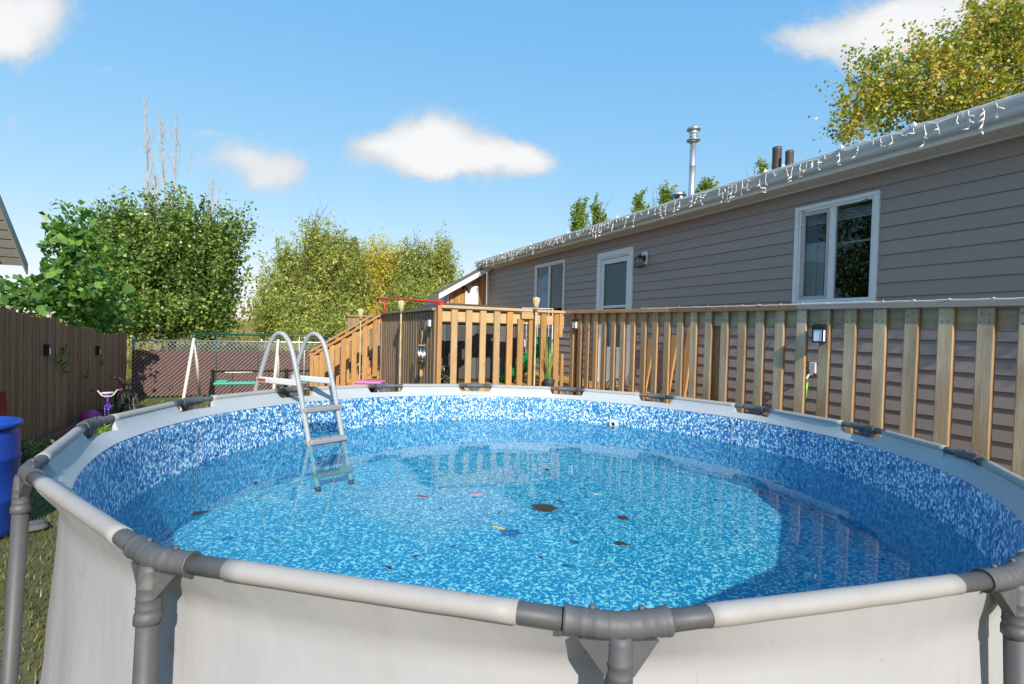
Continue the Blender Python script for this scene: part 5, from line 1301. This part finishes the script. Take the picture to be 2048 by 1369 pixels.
def bits():
    p = on_z(70, 1046, .04); s = B(); g = random.Random(2)
    for k, (dx, dy, r) in enumerate(((0, 0, .055), (.03, -.09, .065))):
        bm = bmesh.new(); bmesh.ops.create_icosphere(bm, subdivisions=2, radius=r)
        for v in bm.verts: v.co = Vector((v.co.x*1.3, v.co.y, v.co.z*.4)) * g.uniform(.9, 1.08)
        me = bpy.data.meshes.new('stone'); bm.to_mesh(me); bm.free()
        for q in me.polygons: q.use_smooth = True
        o = link('stone', me, 'stone', None, (p.x+dx, p.y+dy, .035)); tag(o, ('grey flat stone in the grass behind the left pool leg', 'larger pale stone in front of the other by the left pool leg')[k], 'stone')
    for i, (px, py, n, h, lab) in enumerate(((58, 905, 46, .22, 'leafy weed at the fence foot right of the blue barrel'), (205, 862, 30, .18, 'bright green weed beside the pool under the purple bike'))):
        q = on_z(px, py, .1); gg = np.random.default_rng(70+i)
        P = np.stack([gg.normal(0, .14, n), gg.normal(0, .14, n), gg.uniform(.02, h, n)], 1)
        t = thing('weed', lab, 'weed', (q.x, q.y, 0)); link('foliage', leaf_mesh('foliage', P, .10, .45, 'leaf_bush', .1, .5, 71+i), parent=t)
        bb = B()
        for k in range(6): bb.tube([(0, 0, 0), (gg.normal(0, .05), gg.normal(0, .05), h*.6), (gg.normal(0, .1), gg.normal(0, .1), h*1.1)], [.005, .004, .002], 4)
        bb.build('stem', 'lime', t)
    # red sledge against fence at the picture's left edge
    q = on_x(2, 800, -2.62); t = thing('red_sledge', 'red plastic sledge leaning upright on the board fence', 'sledge', (-2.60, q.y-.07, 0)); bb = B(); n = 12; vs = []; fs = []
    for k in range(n+1):
        z = .05+.78*k/n; w = .13*(1-max(0, (k-8)/5)**2); x = -.06+.03*(k/n)
        vs += [(x+.05, -w, z), (x, -w*.8, z), (x, w*.8, z), (x+.05, w, z)]
    for k in range(n):
        for j in range(3): fs.append((4*k+j, 4*k+j+1, 4*k+j+5, 4*k+j+4))
    bb.add(vs, fs, True).build('sledge_shell', 'red_faded', t)
bits()

def shed():
    t = thing('neighbour_shed', 'neighbour shed roof corner with ribbed soffit above the board fence', 'shed', (-4.3, 11.3, 0)); ox, oy = -4.3, 11.3
    E = Vector((-3.9+4.3, 11.8-11.3, 2.52)); sl = .95
    def L(x, y, dz=0): return (x, y, E.z+(E.y-y)*sl+dz)
    y0, y1, x0, x1 = -1.0, E.y, -2.2, E.x
    bb = B(); bb.add([L(x0, y0, .06), L(x1, y0, .06), L(x1, y1, .06), L(x0, y1, .06), L(x0, y0, .03), L(x1, y0, .03), L(x1, y1, .03), L(x0, y1, .03)], [(0, 1, 2, 3), (7, 6, 5, 4), (1, 5, 6, 2), (2, 6, 7, 3), (0, 4, 5, 1)]); bb.build('roof', 'roof', t)
    bb = B(); bb.add([L(x1, y0, .03), L(x1, y1, .03), L(x1, y1, -.13), L(x1, y0, -.13), L(x1-.025, y0, .03), L(x1-.025, y1, .03), L(x1-.025, y1, -.13), L(x1-.025, y0, -.13)], [(0, 1, 2, 3), (7, 6, 5, 4), (2, 1, 5, 6), (3, 2, 6, 7)]); bb.build('rake_board', 'shed_trim', t)
    yy = y0
    while yy < y1-.1:
        bb = B(); bb.add([L(x1-.027, yy, -.10), L(x1-.027, yy+.125, -.10), L(x1-.5, yy+.125, -.10), L(x1-.5, yy, -.10)], [(0, 1, 2, 3)]); bb.add([L(x1-.027, yy+.125, -.10), L(x1-.027, yy+.14, -.075), L(x1-.5, yy+.14, -.075), L(x1-.5, yy+.125, -.10)], [(0, 1, 2, 3)]); bb.build('soffit_panel', 'shed_trim', t); yy += .14
    bb = B(); bb.prism([(y0, 0), (E.y-.35, 0), (E.y-.35, E.z+.2), (y0, E.z+(E.y-y0)*sl-.02)], 'x', x0+.4, x1-.5); bb.build('wall', 'shed_wall', t)
    B().bbox(x1-.5, x1-.44, E.y-.40, E.y-.33, 0, E.z+.2, .004).build('corner_trim', 'shed_trim', t)
shed()

# ================================================================== TREES
def at(px, py, Z):
    d = ray(px, py); k = d.dot(_f0); return Vector((0, 0, EYE)) + d*(Z/k)
def pb(px, py, rx, ry, Z, deep=1.0):
    p = at(px, py, Z); k = Z/FPX; return (p.x, p.y, p.z, rx*k, rx*k*deep, ry*k)
def base_at(px, Z): p = at(px, 660, Z); return (p.x, p.y, 0)

tree('leafy_tree', 'dense dark green tree with bare twigs on top behind the chain-link fence', base_at(345, 14.8),
     [pb(350, 560, 95, 100, 14.8), pb(262, 545, 72, 110, 14.6), pb(425, 555, 58, 110, 14.8), pb(378, 465, 36, 76, 14.8), pb(232, 470, 40, 62, 14.4), pb(320, 480, 60, 60, 15), pb(455, 500, 28, 70, 15), pb(300, 640, 110, 45, 14.2), pb(420, 640, 55, 40, 14.5), pb(210, 590, 40, 70, 14), pb(476, 455, 14, 34, 15)],
     'leaf_dark', 1250, 46, .36, .095, .8, 11, .13, None, .6, .5, .3, spread=.6, reach=.35)
def bare_twigs():
    t = thing('dead_top', 'pale leafless twigs standing out of the dense dark tree', 'dead branches', base_at(345, 14.9)); o = t.location; g = random.Random(5); bb = B()
    def wisp(px0, py0, px1, py1, r, n):
        a = at(px0, py0, 14.9)-o; b = at(px1, py1, 14.9)-o; k = 7; pts = []
        for i in range(k+1): pts.append(a.lerp(b, i/k) + Vector((g.uniform(-.03, .03), g.uniform(-.06, .06), 0)))
        bb.tube(pts, [r*(1-.8*i/k) for i in range(k+1)], 5, cap=False)
        for j in range(n):
            f = g.uniform(.12, .95); i = min(k-1, int(f*k)); p = pts[i].lerp(pts[i+1], f*k-i); L = g.uniform(.5, 1.25)*(1.1-f*.6)
            d = Vector((g.uniform(-.38, .38), g.uniform(-.38, .38), 1)).normalized(); q = [p, p+d*L*.4+Vector((g.uniform(-.05, .05), 0, 0)), p+(d+Vector((0, 0, .25))).normalized()*L]
            bb.tube(q, [r*.38, r*.26, r*.1], 4, cap=False)
            for m in range(3):
                e = q[1].lerp(q[2], g.random()); bb.tube([e, e+Vector((g.uniform(-.12, .12), g.uniform(-.1, .1), g.uniform(.2, .4)))], [r*.2, r*.08], 3, cap=False)
    for args in ((302, 480, 288, 222, .026, 34), (330, 430, 322, 258, .019, 22), (345, 420, 354, 262, .018, 22), (318, 420, 300, 300, .016, 8), (375, 360, 386, 300, .012, 4), (425, 440, 432, 360, .016, 8), (412, 440, 428, 370, .012, 5), (302, 480, 303, 600, .035, 0), (370, 560, 372, 420, .025, 3), (400, 520, 420, 420, .022, 5)): wisp(*args)
    bb.build('twigs', 'bark_pale', t)
bare_twigs()

# broad-leaved bush leaning over the board fence: the nearest big leaves one by one, the rest as a crown
def big_bush():
    b0 = Vector((-3.35, 9.2, 0)); t = thing('broadleaf_bush', 'broad-leaved green bush spilling over the board fence', 'bush', b0)
    bl = [pb(120, 545, 58, 80, 8.6), pb(150, 500, 30, 50, 8.8), pb(40, 600, 55, 30, 7.6), pb(105, 600, 60, 45, 8.2), pb(165, 590, 50, 60, 9.0), pb(190, 625, 45, 35, 9.6), pb(128, 462, 16, 30, 8.8), pb(165, 465, 14, 30, 8.8), pb(215, 640, 35, 25, 10.2)]
    bl = [(b[0]-b0.x, b[1]-b0.y, b[2], *b[3:6]) for b in bl]
    P, tb = clump_points(bl, 150, 22, .32, 91, .3, .5); keep = (P[:, 2] > .3) & ((P[:, 0] < .55) | (P[:, 2] > 1.55)); P, tb = P[keep], tb[keep]
    def under_eave(Q):  # the shed eave stands clear of the leaves
        V = np.array(Q) + np.array([b0.x, b0.y, -EYE]); d = V@np.array(_fw); px = 1024+FPX*(V@np.array(_ri))/d; py = 684.5-FPX*(V@np.array(_u2))/d
        return (px < 84) & (py < 552)
    k2 = ~under_eave(P); P, tb = P[k2], tb[k2]
    link('crown', leaf_mesh('crown', P, .115, .8, 'leaf_bush', .5, .9, 92, tb), parent=t)
    vars_ = []; g = random.Random(17)
    out = [(0, -.5), (.16, -.42), (.34, -.44), (.5, -.22), (.42, -.1), (.5, .08), (.36, .14), (.26, .3), (.12, .3), (0, .56)]
    for v in range(5):
        pts = [(x*g.uniform(.9, 1.1), y*g.uniform(.92, 1.08)) for x, y in out]; ring = pts + [(-x, y) for x, y in reversed(pts[1:-1])]
        vs = [(0, -.05, -.03)] + [(x, y, .10*abs(x) - .12*y*y + g.uniform(-.02, .02)) for x, y in ring]; n = len(ring)
        me = npmesh('leaf', vs, [(0, 1+i, 1+(i+1) % n) for i in range(n)], 'leaf_bush', np.full(len(vs), .30+.16*v)); vars_.append(me)
    npg = np.random.default_rng(19); Q, _ = clump_points(bl, 60, 5, .4, 95, .75)
    Q = Q[~under_eave(Q)]; Q = Q[(Q[:, 2] > 1.3) & ((Q[:, 0] < .6) | (Q[:, 2] > 1.7))]; Q = Q[np.argsort(Q[:, 1])][:170]
    for i, q in enumerate(Q):
        o = bpy.data.objects.new('leaf', vars_[i % 5]); COL.objects.link(o); o.parent = t; o.location = q
        o.rotation_euler = (g.uniform(.3, 1.5), g.uniform(-.5, .5), g.uniform(-1.0, 2.2)); s = g.uniform(.12, .21); o.scale = (s, s, s)
    bb = B(); limbs(bb, (0, 0, 0), (0, -.2, 2.3), .05, 7, .8, 4, 1, .35); bb.build('stem', 'bark', t)
big_bush()

G1 = 'trees in the field behind the garden'
tree('willow_tree', 'largest rounded olive-green willow left of the yellow tree', base_at(630, 27),
     [pb(645, 540, 58, 64, 27), pb(590, 610, 68, 80, 27), pb(548, 625, 26, 62, 26), pb(668, 600, 66, 80, 27), pb(630, 645, 105, 42, 26), pb(572, 545, 20, 36, 27), pb(635, 502, 26, 36, 27), pb(690, 540, 28, 54, 27.5), pb(530, 640, 22, 40, 25)],
     'leaf_willow', 1150, 66, .52, .185, .36, 21, .2, G1, .75, .5, .5)
tree('willow_tree', 'yellowing loose-crowned tree between two green willows', base_at(752, 29),
     [pb(748, 552, 38, 54, 29), pb(770, 580, 48, 70, 29), pb(725, 590, 40, 70, 29), pb(784, 535, 18, 34, 29), pb(760, 640, 60, 40, 28)],
     'leaf_yellow', 560, 56, .52, .175, .38, 22, .16, G1, .8, .5, .5)
tree('willow_tree', 'green willow farthest right beside the lean-to roof', base_at(850, 28),
     [pb(830, 570, 34, 62, 28), pb(868, 562, 36, 58, 28), pb(898, 590, 24, 56, 28), pb(845, 625, 70, 46, 27), pb(878, 522, 13, 26, 28), pb(826, 526, 10, 24, 28)],
     'leaf_willow', 660, 60, .52, .175, .36, 23, .16, G1, .8, .5, .5)
tree('shrub', 'low green shrub at the foot of the willows beside the stairs', base_at(690, 19), [pb(690, 660, 40, 26, 19), pb(600, 668, 46, 18, 19), pb(650, 665, 40, 22, 19)], 'leaf_willow', 90, 40, .4, .15, .4, 24, .04, None, .2, cat='shrub')

G2 = 'poplar tops beyond the house roof'
for i, (bl, px, lab) in enumerate((
    ([pb(1158, 444, 16, 30, 24), pb(1160, 420, 9, 16, 24), pb(1158, 520, 30, 70, 24)], 1158, 'leftmost poplar top beyond the roof, broadest of the far ones'),
    ([pb(1195, 444, 14, 28, 25), pb(1190, 420, 5, 15, 25), pb(1195, 520, 26, 70, 25)], 1195, 'pointed poplar top right beside the leftmost one beyond the roof'),
    ([pb(1281, 416, 11, 18, 24), pb(1278, 400, 4, 12, 24), pb(1281, 490, 26, 70, 24)], 1281, 'short conical poplar top alone in the middle of the roofline'),
    ([pb(1333, 394, 9, 16, 24), pb(1345, 393, 5, 10, 24), pb(1335, 470, 26, 70, 24)], 1335, 'narrow poplar top left of the flue pipe'),
    ([pb(1414, 378, 13, 12, 24), pb(1398, 386, 5, 8, 24), pb(1412, 450, 28, 70, 24)], 1412, 'loose poplar top right of the flue pipe'),
    ([pb(1526, 338, 5, 9, 24), pb(1526, 400, 20, 50, 24)], 1526, 'tiny poplar tip left of the brown vent pipes'))):
    tree('poplar_tree', lab, base_at(px, 24.5), bl, 'leaf_poplar', 340, 26, .19, .11, .7, 60+i, .07, G2, .5, .4, .2, spread=.35, reach=.25, kids=6)
tree('autumn_tree', 'large tree turning yellow and orange above the house roof', base_at(2150, 12.5),
     [pb(1715, 228, 44, 40, 12.5), pb(1770, 170, 50, 52, 12.5), pb(1830, 200, 80, 60, 12.5), pb(1900, 130, 75, 70, 12.5), pb(1965, 80, 70, 62, 12.5), pb(2030, 130, 90, 110, 12.5), pb(1930, 220, 90, 60, 12.5), pb(2010, 25, 60, 36, 12.5), pb(2130, 60, 110, 120, 12.5), pb(1690, 265, 36, 24, 12.5), pb(1855, 130, 36, 34, 12.5), pb(1740, 130, 18, 24, 12.5), pb(2100, 250, 130, 80, 12.5)],
     'leaf_autumn', 1000, 38, .34, .088, .8, 31, .15, None, .45, .45, .3, spread=.6, reach=.25, kids=9)
G3 = 'trees beyond the neighbour shed'
tree('garden_tree', 'broad tree on the neighbour side, left of the shed', (-10, 8.5, 0), [(-10, 8.5, 4.6, 2.2, 2.2, 2.2), (-9.4, 9.6, 3.2, 1.8, 1.8, 1.6), (-10.8, 7.4, 5.6, 1.6, 1.6, 1.4)], 'leaf_dark', 240, 26, .5, .16, .7, 41, .16, G3, .3)
tree('garden_tree', 'taller tree on the neighbour side, behind the broad one', (-13, 13, 0), [(-13, 13, 6.0, 2.2, 2.2, 2.8), (-12, 12, 4.0, 2.0, 2.0, 1.8)], 'leaf_dark', 240, 26, .55, .18, .7, 42, .18, G3, .3)
